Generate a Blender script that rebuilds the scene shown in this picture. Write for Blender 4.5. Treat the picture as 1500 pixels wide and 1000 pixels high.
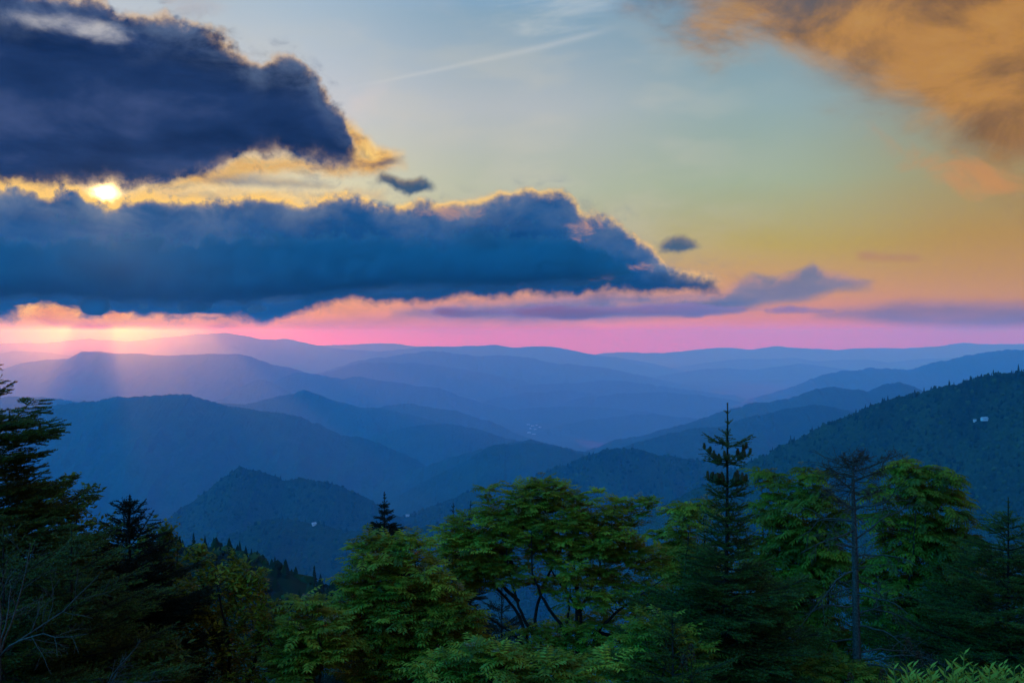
import bpy, math, random
import numpy as np
import openvdb
R = math.radians
U = 0.1                                      # one Blender unit is ten metres; every size below is written in metres
sc = bpy.context.scene
sc.unit_settings.system = 'METRIC'; sc.unit_settings.scale_length = 1/U
for o in list(bpy.data.objects): bpy.data.objects.remove(o)

# ------------------------------------------------------------------ camera
F = 1458.0                                   # focal length in pixels of the 1500 x 1000 photograph
cam_d = bpy.data.cameras.new("camera"); cam = bpy.data.objects.new("camera", cam_d)
sc.collection.objects.link(cam); sc.camera = cam
cam.location = (0, 0, 0); cam.rotation_euler = (R(90), 0, 0)
HZ = 487.0                                   # the horizon's row in the photograph
cam_d.shift_y = -(500-HZ)/1500
cam_d.sensor_width = 36; cam_d.lens = 36 * F / 1500
cam_d.clip_start = 0.05*U; cam_d.clip_end = 400000*U

def lin(c):
    return tuple(((v/255)/12.92 if v/255 <= .04045 else ((v/255+.055)/1.055)**2.4) for v in c)

# ------------------------------------------------------------------ world: sunset sky
SUN_PX = (152, 284)
SUN_AZ = math.atan((SUN_PX[0]-750)/F)
SUN_DIR = np.array([(SUN_PX[0]-750)/F, 1.0, (HZ-SUN_PX[1])/F]); SUN_DIR /= np.linalg.norm(SUN_DIR)
SUN_EL = math.asin(SUN_DIR[2])

world = bpy.data.worlds.new("World"); sc.world = world; world.use_nodes = True
class NT:
    """tiny expression helper on a node tree"""
    def __init__(s, nt): s.nt = nt; s.n = nt.nodes; s.l = nt.links
    def put(s, sock, v):
        if isinstance(v, bpy.types.NodeSocket): s.l.new(v, sock)
        elif isinstance(v, (tuple, list)) and len(v) == 3 and sock.type == 'RGBA': sock.default_value = (*v, 1)
        else: sock.default_value = v
    def m(s, op, a, b=None, c=None, clamp=False):
        n = s.n.new('ShaderNodeMath'); n.operation = op; n.use_clamp = clamp
        for i, v in enumerate((a, b, c)):
            if v is not None: s.put(n.inputs[i], v)
        return n.outputs[0]
    def add(s, a, b): return s.m('ADD', a, b)
    def sub(s, a, b): return s.m('SUBTRACT', a, b)
    def mul(s, a, b, clamp=False): return s.m('MULTIPLY', a, b, clamp=clamp)
    def div(s, a, b): return s.m('DIVIDE', a, b)
    def vec(s, x, y, z):
        n = s.n.new('ShaderNodeCombineXYZ')
        for i, v in enumerate((x, y, z)): s.put(n.inputs[i], v)
        return n.outputs[0]
    def sep(s, v):
        n = s.n.new('ShaderNodeSeparateXYZ'); s.put(n.inputs[0], v); return n.outputs
    def noise(s, v, scale=1, detail=5, rough=.55, dist=0, lac=2.0):
        n = s.n.new('ShaderNodeTexNoise'); s.put(n.inputs['Vector'], v)
        n.inputs['Scale'].default_value = scale; n.inputs['Detail'].default_value = detail
        n.inputs['Roughness'].default_value = rough; n.inputs['Distortion'].default_value = dist
        n.inputs['Lacunarity'].default_value = lac
        return n.outputs['Fac']
    def smooth(s, v, a, b):
        n = s.n.new('ShaderNodeMapRange'); n.interpolation_type = 'SMOOTHSTEP'
        s.put(n.inputs[0], v); n.inputs[1].default_value = a; n.inputs[2].default_value = b
        n.inputs[3].default_value = 0; n.inputs[4].default_value = 1
        return n.outputs[0]
    def ramp(s, v, stops, interp='LINEAR'):
        n = s.n.new('ShaderNodeValToRGB'); s.put(n.inputs[0], v); r = n.color_ramp; r.interpolation = interp
        while len(r.elements) < len(stops): r.elements.new(0.5)
        for e, (p, c) in zip(r.elements, stops): e.position = p; e.color = (*c, 1)
        return n.outputs[0]
    def mix(s, f, a, b, mode='MIX'):
        n = s.n.new('ShaderNodeMix'); n.data_type = 'RGBA'; n.blend_type = mode; n.clamp_factor = True
        s.put(n.inputs[0], f); s.put(n.inputs[6], a); s.put(n.inputs[7], b)
        return n.outputs[2]

def build_world():
    w = NT(world.node_tree); w.n.clear()
    out = w.n.new('ShaderNodeOutputWorld'); bg = w.n.new('ShaderNodeBackground')
    w.l.new(bg.outputs[0], out.inputs[0])
    tc = w.n.new('ShaderNodeTexCoord')
    x, y, z = w.sep(tc.outputs['Generated'])
    az = w.m('ARCTAN2', x, y)                                        # 0 = straight ahead
    hyp = w.m('SQRT', w.add(w.mul(x, x), w.mul(y, y)))
    te = w.div(z, w.m('MAXIMUM', hyp, .02))                          # tangent of the elevation
    H = w.add(w.mul(te, F), 500-HZ)                                                 # height above the horizon, in photo pixels
    A = w.mul(az, F)                                                 # along the horizon
    wob = w.noise(w.vec(w.mul(A, .0022), w.mul(H, .006), 0), 1, 4, .5)
    Hw = w.add(H, w.mul(w.sub(wob, .5), 46))
    t = w.m('POWER', w.m('DIVIDE', w.m('MAXIMUM', Hw, 0.0), 3000.0, clamp=True), .5)
    def P(h): return min(1, (h/3000.0)**.5)
    rows = [0, 30, 70, 140, 225, 340, 480]
    cols = {
      -692: [(300,215,0),(262,194,8),(244,164,64),(240,205,140),(240,224,180),(205,208,210),(175,192,212)],
      -375: [(295,205,0),(250,164,66),(236,160,96),(236,212,150),(228,220,182),(196,202,212),(166,188,206)],
         0: [(240,160,66),(244,156,98),(216,158,116),(184,178,136),(180,188,164),(178,186,190),(132,164,186)],
       360: [(218,142,112),(216,144,108),(208,152,100),(184,164,84),(160,176,148),(144,170,174),(120,152,172)],
       692: [(192,128,138),(190,132,112),(194,146,86),(178,142,70),(158,148,104),(138,142,132),(112,132,146)],
    }
    ks = sorted(cols)
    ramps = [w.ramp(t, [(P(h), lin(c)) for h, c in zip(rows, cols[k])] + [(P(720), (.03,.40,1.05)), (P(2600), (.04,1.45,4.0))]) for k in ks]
    front = ramps[0]
    for i in range(1, len(ks)):
        front = w.mix(w.smooth(A, ks[i-1], ks[i]), front, ramps[i])
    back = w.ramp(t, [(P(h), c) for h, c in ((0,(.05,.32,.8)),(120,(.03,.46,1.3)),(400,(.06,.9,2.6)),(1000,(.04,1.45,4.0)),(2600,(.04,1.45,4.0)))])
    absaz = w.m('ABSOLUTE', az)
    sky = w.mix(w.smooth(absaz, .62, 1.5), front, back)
    # sun and its glow
    d = w.n.new('ShaderNodeVectorMath'); d.operation = 'DOT_PRODUCT'
    nrm = w.n.new('ShaderNodeVectorMath'); nrm.operation = 'NORMALIZE'; w.l.new(tc.outputs['Generated'], nrm.inputs[0])
    w.l.new(nrm.outputs[0], d.inputs[0]); d.inputs[1].default_value = tuple(SUN_DIR)
    ang = w.m('ARCCOSINE', w.m('MINIMUM', d.outputs['Value'], .9999999))
    g1 = w.m('EXPONENT', w.mul(ang, -1/.075)); g2 = w.m('EXPONENT', w.mul(w.mul(ang, ang), -1/(.0088**2)))
    sky = w.mix(w.mul(g1, .85), sky, (1.25, .86, .36), 'MIX')
    sky = w.mix(1, sky, w.mix(g2, (0,0,0), (9, 6.0, 2.2)), 'ADD')
    # --- clouds of the sky: outlines follow curves along the horizon, torn by layered noise
    def A_of(px): return F*math.atan((px-750)/F)
    def H_of(px, py): return (HZ-py)*math.cos(math.atan((px-750)/F))+(500-HZ)
    def profile(a, pts):
        n = w.n.new('ShaderNodeFloatCurve'); c = n.mapping.curves[0]
        P_ = [((A_of(px)+1000)/2000, (H_of(px, py)+100)/800) for px, py in pts]
        while len(c.points) < len(P_): c.points.new(.5, .5)
        for q, (x_, y_) in zip(c.points, sorted(P_)): q.location = (x_, y_); q.handle_type = 'VECTOR'
        n.mapping.use_clip = False; n.mapping.update()
        w.put(n.inputs['Value'], w.mul(w.add(a, 1000), 1/2000))
        return w.sub(w.mul(n.outputs[0], 800), 100)
    def noise3(v, detail=5, rough=.55):
        n = w.n.new('ShaderNodeTexNoise'); w.put(n.inputs['Vector'], v); n.inputs['Scale'].default_value = 1
        n.inputs['Detail'].default_value = detail; n.inputs['Roughness'].default_value = rough
        return w.sep(n.outputs['Color'])
    # noise shared by all of them: puffs, fray, streaks, soft body, mottling
    S1 = noise3(w.vec(w.mul(A, 1/110), w.mul(H, 1/110), 41.0), 3, .5); S2 = noise3(w.vec(w.mul(A, 1/33), w.mul(H, 1/33), 48.3), 6, .62)
    T1 = noise3(w.vec(w.mul(A, 1/150), w.mul(H, 1/58), 21.0), 3, .5); T2 = noise3(w.vec(w.mul(A, 1/46), w.mul(H, 1/18), 28.3), 5, .62)
    B1 = w.noise(w.vec(w.mul(A, 1/225), w.mul(H, 1/88), 43.0), 1, 5, .56, .3); M1 = w.noise(w.vec(w.mul(A, 1/90), w.mul(H, 1/60), 45.1), 1, 6, .6, .4)
    N9 = w.noise(w.vec(w.mul(A, 1/48), w.mul(H, 1/30), 55.0), 1, 6, .62, .5)
    def torn(a1, a2, flat=1.0):
        """warped (along, height) coordinates"""
        p, q = (S1, S2) if flat == 1.0 else (T1, T2)
        a = w.add(A, w.add(w.mul(w.sub(p[0], .5), 2*a1), w.mul(w.sub(q[0], .5), 2*a2)))
        h_ = w.add(H, w.add(w.mul(w.sub(p[1], .5), 2*a1/flat), w.mul(w.sub(q[1], .5), 2*a2/flat)))
        return a, h_
    def expo(v): return w.m('EXPONENT', v)
    sunprox = expo(w.mul(ang, -1/.16))
    def paint(sky, top, base, seed, body, warp=(110, 22, 34, 13), edge=7, rim=1.0, baserim=0.0, opacity=1.0, ends=None, flat=1.0, rimcol=(1.0, .62, .16), rimw=9.0, veil=.0):
        a, h_ = torn(warp[1], warp[3], flat)
        st_ = w.sub(profile(a, top), h_); sb = w.sub(h_, profile(a, base))
        s_ = w.m('SMOOTH_MIN', st_, sb, 8.0)
        if ends:
            s_ = w.m('SMOOTH_MIN', s_, w.mul(w.sub(A_of(ends[1]), a), .7), 8.0)
            if ends[0] is not None: s_ = w.m('SMOOTH_MIN', s_, w.mul(w.sub(a, A_of(ends[0])), .7), 8.0)
        mask = w.mul(w.smooth(s_, -edge, edge), opacity)
        if veil:                                                        # thin ragged fringe reaching beyond the edge
            nv = N9
            mask = w.m('MAXIMUM', mask, w.mul(w.mul(w.smooth(s_, -34, 0), w.smooth(nv, .45, .75)), veil))
        col_ = body(a, h_, s_, st_, sb)
        near = w.add(w.mul(sunprox, 1.5), .60)
        nr = S2[2]
        rr = w.mul(expo(w.mul(w.m('POWER', w.mul(w.sub(st_, 1), 1/rimw), 2.0), -1)), rim)
        if baserim: rr = w.m('MAXIMUM', rr, w.mul(expo(w.mul(w.m('POWER', w.mul(sb, 1/(rimw*1.3)), 2.0), -1)), baserim))
        rr = w.mul(w.mul(rr, w.smooth(nr, .34, .60)), near, clamp=True)
        col_ = w.mix(rr, col_, rimcol)
        return w.mix(mask, sky, col_)
    def body_of(seed, dark, mid, light, sx=190, sy=80, topglow=.5, toplight=(70,104,146), depth=60, base=None):
        def f(a, h_, s_, st_, sb):
            n_ = B1 if sy > 60 else w.add(w.mul(T1[2], .6), w.mul(T2[2], .4))
            c_ = w.ramp(n_, [(.30, lin(dark)), (.50, lin(mid)), (.72, lin(light))])
            n2_ = M1
            tl = w.mul(w.sub(1, w.smooth(st_, 2, depth)), w.smooth(n2_, .32, .66))
            c_ = w.mix(w.mul(tl, topglow), c_, lin(toplight))
            if base is not None: c_ = w.mix(w.mul(w.sub(1, w.smooth(sb, 8, 36)), .9), c_, lin(base))
            return c_
        return f
    # --- high orange cloud on the right, built from stretched noise
    cA, cH = A, H
    def cloudmask(ax, hy, sa, sh, seed, detail=7, rough=.58, dist=.3):
        return w.noise(w.vec(w.add(w.mul(cA, 1/sa), seed), w.add(w.mul(cH, 1/sh), seed*.7), w.mul(w.add(cA, cH), 1/1500)), 1, detail, rough, dist)
    # signed ramp: positive to the upper right of the line (900,0)-(1500,300)
    n1 = cloudmask(0, 0, 240, 130, 3.1, 7, .60, .35)
    side = w.add(w.add(w.mul(w.sub(cA, 330), .0046), w.mul(w.sub(cH, 410), .0078)), w.mul(w.sub(n1, .5), 2.6))
    m1 = w.smooth(side, -.35, .75)
    n2 = cloudmask(0, 0, 170, 110, 9.4, 6, .6, .5)
    oc = w.ramp(n2, [(.28, lin((92,72,54))), (.45, lin((140,100,54))), (.60, lin((184,130,58))), (.78, lin((196,146,72)))])
    # darker grey-brown towards the top of the bank
    dk = w.smooth(w.add(w.mul(w.sub(cH, 430), 1/90), w.mul(w.sub(n2, .5), -2.6)), -.25, .8)
    oc = w.mix(w.mul(dk, .88), oc, w.mix(w.smooth(cA, 350, 640), lin((74,84,98)), lin((112,80,50))))
    sky = w.mix(w.mul(m1, .93), sky, oc)
    # lower orange wisps at (1380,260)
    n3 = M1
    dx = w.mul(w.sub(cA, 610), 1/110); dy = w.mul(w.add(w.sub(cH, 235), w.mul(w.sub(cA, 610), .45)), 1/38)
    blob = w.m('EXPONENT', w.mul(w.add(w.mul(dx, dx), w.mul(dy, dy)), -1))
    sky = w.mix(w.mul(w.mul(w.smooth(blob, .04, .4), w.smooth(w.add(w.mul(blob, .7), w.mul(w.sub(n3, .5), 2.2)), .2, 1.0)), .75), sky, lin((204,142,82)))
    # high thin cirrus near the top
    n4 = w.noise(w.vec(w.add(w.mul(cA, 1/210), w.mul(cH, 1/120)), w.add(w.mul(cH, 1/42), w.mul(cA, -1/260)), 2.2), 1, 6, .62, .5)
    dx = w.mul(w.sub(cA, 60), 1/150); dy = w.mul(w.sub(cH, 490), 1/50)
    blob = w.m('EXPONENT', w.mul(w.add(w.mul(dx, dx), w.mul(dy, dy)), -1))
    sky = w.mix(w.mul(w.mul(w.smooth(blob, .05, .5), w.smooth(w.add(w.mul(blob, .55), w.mul(w.sub(n4, .5), 1.6)), .25, .95)), .75), sky, lin((196,204,206)))
    n5 = w.noise(w.vec(w.mul(cA, 1/300), w.mul(cH, 1/160), 7.7), 1, 5, .6, .5)
    dx = w.mul(w.add(cA, 200), 1/190); dy = w.mul(w.sub(cH, 350), 1/120)
    blob = w.m('EXPONENT', w.mul(w.add(w.mul(dx, dx), w.mul(dy, dy)), -1))
    sky = w.mix(w.mul(w.mul(w.smooth(n5, .42, .7), blob), .55), sky, lin((218,204,200)))
    # contrail from (500,128) to (880,55)
    u = w.div(w.sub(cA, -242), 378.0)
    line = w.add(w.mul(u, 86), 366)
    off = w.add(w.sub(cH, line), w.mul(w.sub(n4, .5), 7))
    wd = w.add(w.mul(u, 3.5), 2.2)
    tr = w.m('EXPONENT', w.mul(w.m('POWER', w.div(w.m('ABSOLUTE', off), wd), 2), -1))
    tr = w.mul(tr, w.mul(w.smooth(u, -.05, .25), w.sub(1, w.smooth(u, .9, 1.08))))
    sky = w.mix(w.mul(w.mul(tr, .27), w.add(.45, n4)), sky, lin((214,214,212)))
    # long bank under the sun
    BT = [(-300,262),(0,266),(60,271),(112,276),(132,287),(152,299),(172,293),(184,282),(215,281),(250,287),(300,292),(335,289),(352,282),(400,286),(440,289),(480,284),(520,280),(548,294),(590,301),(620,294),(680,291),(740,284),(790,281),(830,290),(850,307),(870,309),(920,324),(938,350),(966,369),(978,390),(1030,401),(1060,412)]
    BB = [(-300,472),(-40,470),(10,464),(60,452),(88,447),(106,462),(165,469),(200,466),(310,467),(385,470),(425,461),(500,446),(700,438),(850,431),(900,427),(1060,424)]
    UT = [(-300,-30),(0,-20),(60,-10),(150,-5),(176,20),(205,24),(240,14),(262,24),(300,33),(330,50),(356,75),(385,91),(402,80),(430,83),(447,100),(470,124),(490,148),(510,178),(530,215),(545,245)]
    UB = [(-300,284),(0,284),(100,282),(128,276),(152,272),(182,277),(240,268),(300,254),(350,235),(400,232),(440,237),(500,246),(545,246)]
    # grey streaks beyond and under the bank
    sk = lambda sd, d_, m_, l_: body_of(sd, d_, m_, l_, 260, 26, .35, (176,140,150), 14)
    SW = (150, 16, 46, 7)
    sky = paint(sky, [(560,458),(640,446),(760,440),(880,430),(1060,432),(1120,440)], [(560,462),(640,470),(760,474),(880,470),(1000,462),(1120,446)], 21.0, sk(21, (60,98,152), (84,112,160), (150,128,158)), SW, 9, .35, opacity=.85, ends=(575,1110), flat=2.6, rimcol=lin((236,160,140)))
    sky = paint(sky, [(880,446),(1000,436),(1060,426),(1080,410),(1100,402),(1130,408),(1175,396),(1190,386),(1205,398),(1240,404),(1290,416)], [(880,456),(1000,452),(1100,446),(1180,438),(1230,424),(1290,420)], 22.0, sk(22, (72,104,146), (104,118,150), (170,136,136)), (120, 12, 40, 7), 8, .8, opacity=.85, ends=(900,1275), flat=1.7, rimcol=lin((228,160,112)))
    sky = paint(sky, [(1180,456),(1260,448),(1330,440),(1420,442),(1520,448),(1800,452)], [(1180,462),(1260,470),(1330,478),(1420,482),(1520,478),(1800,476)], 23.0, sk(23, (88,106,146), (112,112,146), (156,124,140)), SW, 10, .2, opacity=.8, ends=(1195,1900), flat=2.6, rimcol=lin((210,150,120)))
    sky = paint(sky, [(1240,374),(1270,369),(1300,373),(1340,374),(1360,378)], [(1240,380),(1300,382),(1360,381)], 24.0, sk(24, (158,112,88), (176,122,90), (186,132,92)), (80, 6, 30, 4), 6, 0, opacity=.6, ends=(1258,1346), flat=2.0)
    sky = paint(sky, [(430,472),(520,462),(640,462),(760,468),(860,478)], [(430,476),(520,480),(640,486),(760,484),(860,482)], 25.0, sk(25, (150,116,146), (176,126,140), (226,150,126)), SW, 10, 0, opacity=.5, ends=(420,870), flat=2.6)
    # barely visible high haze
    sky = w.mix(w.mul(w.mul(w.smooth(T1[2], .42, .66), w.smooth(H, 90, 160)), w.mul(w.mul(w.sub(1, w.smooth(H, 380, 520)), w.sub(1, w.smooth(A, 150, 480))), .26)), sky, lin((204,200,184)))
    # golden thin cloud round the end of the navy cloud
    gold = lambda a, h_, s_, st_, sb: w.ramp(N9, [(.3, lin((120,92,84))), (.5, lin((226,170,78))), (.68, lin((255,212,116)))])
    sky = paint(sky, [(480,150),(505,172),(525,182),(545,205),(560,222),(600,232)], [(480,252),(520,254),(560,252),(600,240)], 31.0, gold, (70, 16, 24, 10), 10, .5, opacity=.92, ends=(480,590), rimcol=(1, .72, .3))
    sky = paint(sky, [(200,268),(290,250),(350,232),(420,230),(470,238),(520,248)], [(200,274),(290,272),(350,262),(420,252),(470,248),(520,250)], 32.0, gold, (80, 14, 28, 9), 9, .5, opacity=.85, ends=(215,500), rimcol=(1, .72, .3))
    sky = paint(sky, [(170,272),(230,268),(320,270),(420,272),(520,276),(600,284)], [(170,296),(300,300),(420,296),(520,290),(600,292)], 33.0, gold, (70, 12, 26, 9), 9, .6, opacity=.5, ends=(190,560), rimcol=(1, .78, .36))
    gapc = body_of(34, (86,100,128), (112,122,140), (150,146,140), 40, 24, .3, (200,170,110), 8)
    sky = paint(sky, [(290,262),(330,256),(380,259),(430,262),(480,268),(500,270)], [(290,264),(330,268),(400,273),(450,272),(500,272)], 34.0, gapc, (60, 8, 20, 8), 7, .2, opacity=.75, ends=(300,490))
    upper = body_of(41, (12,34,72), (30,54,98), (66,84,128), 230, 90, .85, (92,112,146), 80)
    sky = paint(sky, UT, UB, 41.0, upper, (120, 24, 34, 19), 9, .55, .35, ends=(None, 528), veil=.75, rimcol=(.98, .66, .34))
    # pale gap with thin cloud near the corner
    n8 = w.add(w.mul(M1, .6), w.mul(N9, .4))
    for (cx, cy, rx, ry) in ((95, 34, 78, 18), (150, 50, 46, 16), (285, 10, 50, 20)):
        dx = w.mul(w.sub(A, A_of(cx)), 1/rx); dy = w.mul(w.sub(H, H_of(cx, cy)), 1/ry)
        bl = expo(w.mul(w.add(w.mul(dx, dx), w.mul(dy, dy)), -1))
        sky = w.mix(w.mul(w.mul(w.smooth(bl, .0, .7), w.smooth(w.add(w.mul(bl, .85), w.mul(w.sub(n8, .5), 2.0)), .2, 1.05)), .8), sky, w.mix(n8, lin((120,140,172)), lin((222,212,200))))
    bank = body_of(51, (6,62,116), (22,78,134), (70,104,148), 240, 90, .9, (112,128,152), 66, (12,58,104))
    sky = paint(sky, BT, BB, 51.0, bank, (100, 17, 30, 17), 8, 1.25, .0, ends=(None, 1052), veil=.45)
    # gold and pink lights breaking through the right shoulder of the bank
    n9 = N9
    for (cx, cy, rx, ry, k_) in ((868, 335, 40, 22, .9), (935, 392, 34, 10, .8), (880, 402, 26, 12, .5), (650, 312, 60, 14, .5), (270, 462, 50, 5, .9), (300, 462, 24, 4, .9)):
        dx = w.mul(w.sub(A, A_of(cx)), 1/rx); dy = w.mul(w.sub(H, H_of(cx, cy)), 1/ry)
        bl = expo(w.mul(w.add(w.mul(dx, dx), w.mul(dy, dy)), -1))
        sky = w.mix(w.mul(w.mul(w.smooth(bl, .05, .35), w.smooth(w.add(w.mul(bl, .9), w.mul(w.sub(n9, .5), 2.4)), .4, 1.3)), k_), sky, lin((232,168,118)))
    # burning cumulus low under the sun
    n10 = N9
    for (cx, cy, rx, ry) in ((75, 462, 46, 17), (170, 464, 26, 9), (110, 474, 70, 9)):
        dx = w.mul(w.sub(A, A_of(cx)), 1/rx); dy = w.mul(w.sub(H, H_of(cx, cy)), 1/ry)
        bl = expo(w.mul(w.add(w.mul(dx, dx), w.mul(dy, dy)), -1))
        sky = w.mix(w.mul(w.smooth(bl, .05, .3), w.smooth(w.add(w.mul(bl, 1.0), w.mul(w.sub(n10, .5), 1.8)), .35, .8)), sky, w.ramp(n10, [(.3, lin((226,120,40))), (.55, lin((255,184,30))), (.8, (1.1,.75,.2))]))
    # small scraps
    scrap = body_of(71, (40,72,104), (58,88,118), (96,110,124), 40, 24, .4, (150,140,110), 8)
    sky = paint(sky, [(960,360),(975,351),(990,346),(1006,347),(1018,354),(1030,362)], [(960,364),(975,368),(995,372),(1012,366),(1030,364)], 72.0, scrap, (34, 7, 14, 9), 6, .2, ends=(966,1024))
    sky = paint(sky, [(548,262),(562,252),(576,258),(590,262),(604,262),(620,256),(640,268)], [(548,264),(562,268),(580,278),(600,288),(615,282),(640,272)], 73.0, scrap, (34, 8, 14, 10), 6, .2, ends=(554,634))
    # ground side of the world (only seen by bounced light)
    sky = w.mix(w.smooth(H, -130, -50), (.012, .03, .04), sky)
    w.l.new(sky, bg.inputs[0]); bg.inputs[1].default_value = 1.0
build_world()
world.cycles.sampling_method = 'MANUAL'; world.cycles.sample_map_resolution = 1024

sun_d = bpy.data.lights.new("sun", 'SUN'); sun = bpy.data.objects.new("sun", sun_d); sc.collection.objects.link(sun)
sun_d.energy = 3.8; sun_d.angle = R(.5); sun_d.color = (1, .15, .02)
from mathutils import Vector, Matrix, Euler
LAMP_DIR = np.array([(150-750)/F, 1.0, (HZ-366)/F])         # lamp set lower than the sky's sun so the cloud bank shades the foreground
sun.rotation_euler = Vector(tuple(LAMP_DIR)).to_track_quat('Z', 'Y').to_euler()

sc.view_settings.view_transform = 'Standard'; sc.view_settings.look = 'None'
sc.view_settings.exposure = 0; sc.view_settings.gamma = 1
sc.cycles.transparent_max_bounces = 128; sc.cycles.max_bounces = 8; sc.cycles.diffuse_bounces = 2
sc.cycles.volume_bounces = 3; sc.cycles.use_denoising = True
sc.cycles.sample_clamp_indirect = 4

# ------------------------------------------------------------------ mesh helpers
def link(o, parent=None):
    sc.collection.objects.link(o)
    if parent is not None: o.parent = parent
    return o
def mesh_np(name, verts, faces, mat=None, parent=None, smooth=True, attrs=None):
    """faces: int array (n, k) with k = 3 or 4, or a list of such arrays"""
    me = bpy.data.meshes.new(name)
    fl = faces if isinstance(faces, list) else [faces]
    fl = [np.asarray(f, dtype=np.int32) for f in fl if len(f)]
    verts = np.ascontiguousarray(np.asarray(verts)*U, dtype=np.float32)
    me.vertices.add(len(verts)); me.vertices.foreach_set('co', verts.ravel())
    nl = sum(f.size for f in fl); npoly = sum(len(f) for f in fl)
    me.loops.add(nl); me.polygons.add(npoly)
    me.loops.foreach_set('vertex_index', np.concatenate([f.ravel() for f in fl]))
    starts = []; off = 0
    for f in fl:
        starts.append(off + np.arange(len(f), dtype=np.int32)*f.shape[1]); off += f.size
    me.polygons.foreach_set('loop_start', np.concatenate(starts).astype(np.int32))
    me.polygons.foreach_set('use_smooth', np.full(npoly, smooth))
    me.update(calc_edges=True)
    if attrs:
        for k, v in attrs.items():
            a = me.attributes.new(k, 'FLOAT', 'POINT'); a.data.foreach_set('value', np.ascontiguousarray(v, dtype=np.float32))
    if mat is not None: me.materials.append(mat)
    return link(bpy.data.objects.new(name, me), parent)
def tag(o, label=None, cat=None, group=None, kind=None):
    if label: o['label'] = label
    if cat: o['category'] = cat
    if group: o['group'] = group
    if kind: o['kind'] = kind
    return o
def thing(name, label, cat, loc=(0,0,0), group=None):
    o = bpy.data.objects.new(name, None); o.location = tuple(np.array(loc, float)*U); o.empty_display_size = .1
    return tag(link(o), label, cat, group)
def at(px, py, D):
    """the point seen at (px, py) of the photograph, D metres down the view axis"""
    return np.array([(px-750)/F*D, D, (HZ-py)/F*D])
def fft_noise(shape, scale, beta, seed, aniso=None):
    """periodic fractal noise, unit variance; scale = largest feature in cells; power falls as k^-beta"""
    rg = np.random.default_rng(seed)
    f = np.fft.rfftn(rg.standard_normal(shape).astype(np.float32))
    ks = [np.fft.fftfreq(n)*(1 if aniso is None else aniso[i]) for i, n in enumerate(shape[:-1])]
    ks.append(np.fft.rfftfreq(shape[-1])*(1 if aniso is None else aniso[-1]))
    g = np.meshgrid(*ks, indexing='ij', sparse=True)
    k2 = sum(a*a for a in g) + (1/scale)**2
    a = k2**(-beta/4); a.flat[0] = 0
    n = np.fft.irfftn(f*a, s=shape)
    return ((n-n.mean())/n.std()).astype(np.float32)
def mat_new(name):
    m = bpy.data.materials.new(name); m.use_nodes = True
    t = NT(m.node_tree); b = t.n.get('Principled BSDF')
    return m, t, b

# ------------------------------------------------------------------ mountains
def forest_mat(name, c0, c1, scale, bump, bscale):
    m, t, b = mat_new(name)
    g = t.n.new('ShaderNodeNewGeometry'); p = g.outputs['Position']
    scale /= U; bscale /= U; bump *= U
    n = t.noise(p, scale, 6, .6); n2 = t.noise(p, scale*9, 4, .6)
    f = t.add(t.mul(n, .55), t.mul(n2, .45))
    t.put(b.inputs['Base Color'], t.ramp(f, [(.36, c0), (.62, c1)]))
    b.inputs['Roughness'].default_value = 1; b.inputs['Specular IOR Level'].default_value = .05
    v = t.n.new('ShaderNodeTexVoronoi'); t.put(v.inputs['Vector'], p); v.inputs['Scale'].default_value = bscale
    bp = t.n.new('ShaderNodeBump'); bp.inputs['Distance'].default_value = bump; bp.inputs['Strength'].default_value = 1
    t.put(bp.inputs['Height'], t.sub(1, v.outputs['Distance'])); t.put(b.inputs['Normal'], bp.outputs[0])
    return m
M_FAR = forest_mat('distant_forest', (.010,.022,.009), (.03,.046,.018), 1/900, 8, 1/30)
M_NEAR = forest_mat('near_forest', (.010,.018,.008), (.034,.05,.016), 1/160, 5, 1/9)

TILE = fft_noise((1024, 1024), 200, 3.1, 11)          # shared fractal relief tile, 1 cell = 1 unit of (coord*s)
def tile(x, y, s):
    u = (x*s) % 1024; v = (y*s) % 1024
    i = np.floor(u).astype(int); j = np.floor(v).astype(int); fu = u-i; fv = v-j
    i &= 1023; j &= 1023; i1 = (i+1) & 1023; j1 = (j+1) & 1023
    return (TILE[i, j]*(1-fu)*(1-fv) + TILE[i1, j]*fu*(1-fv) + TILE[i, j1]*(1-fu)*fv + TILE[i1, j1]*fu*fv)

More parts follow.
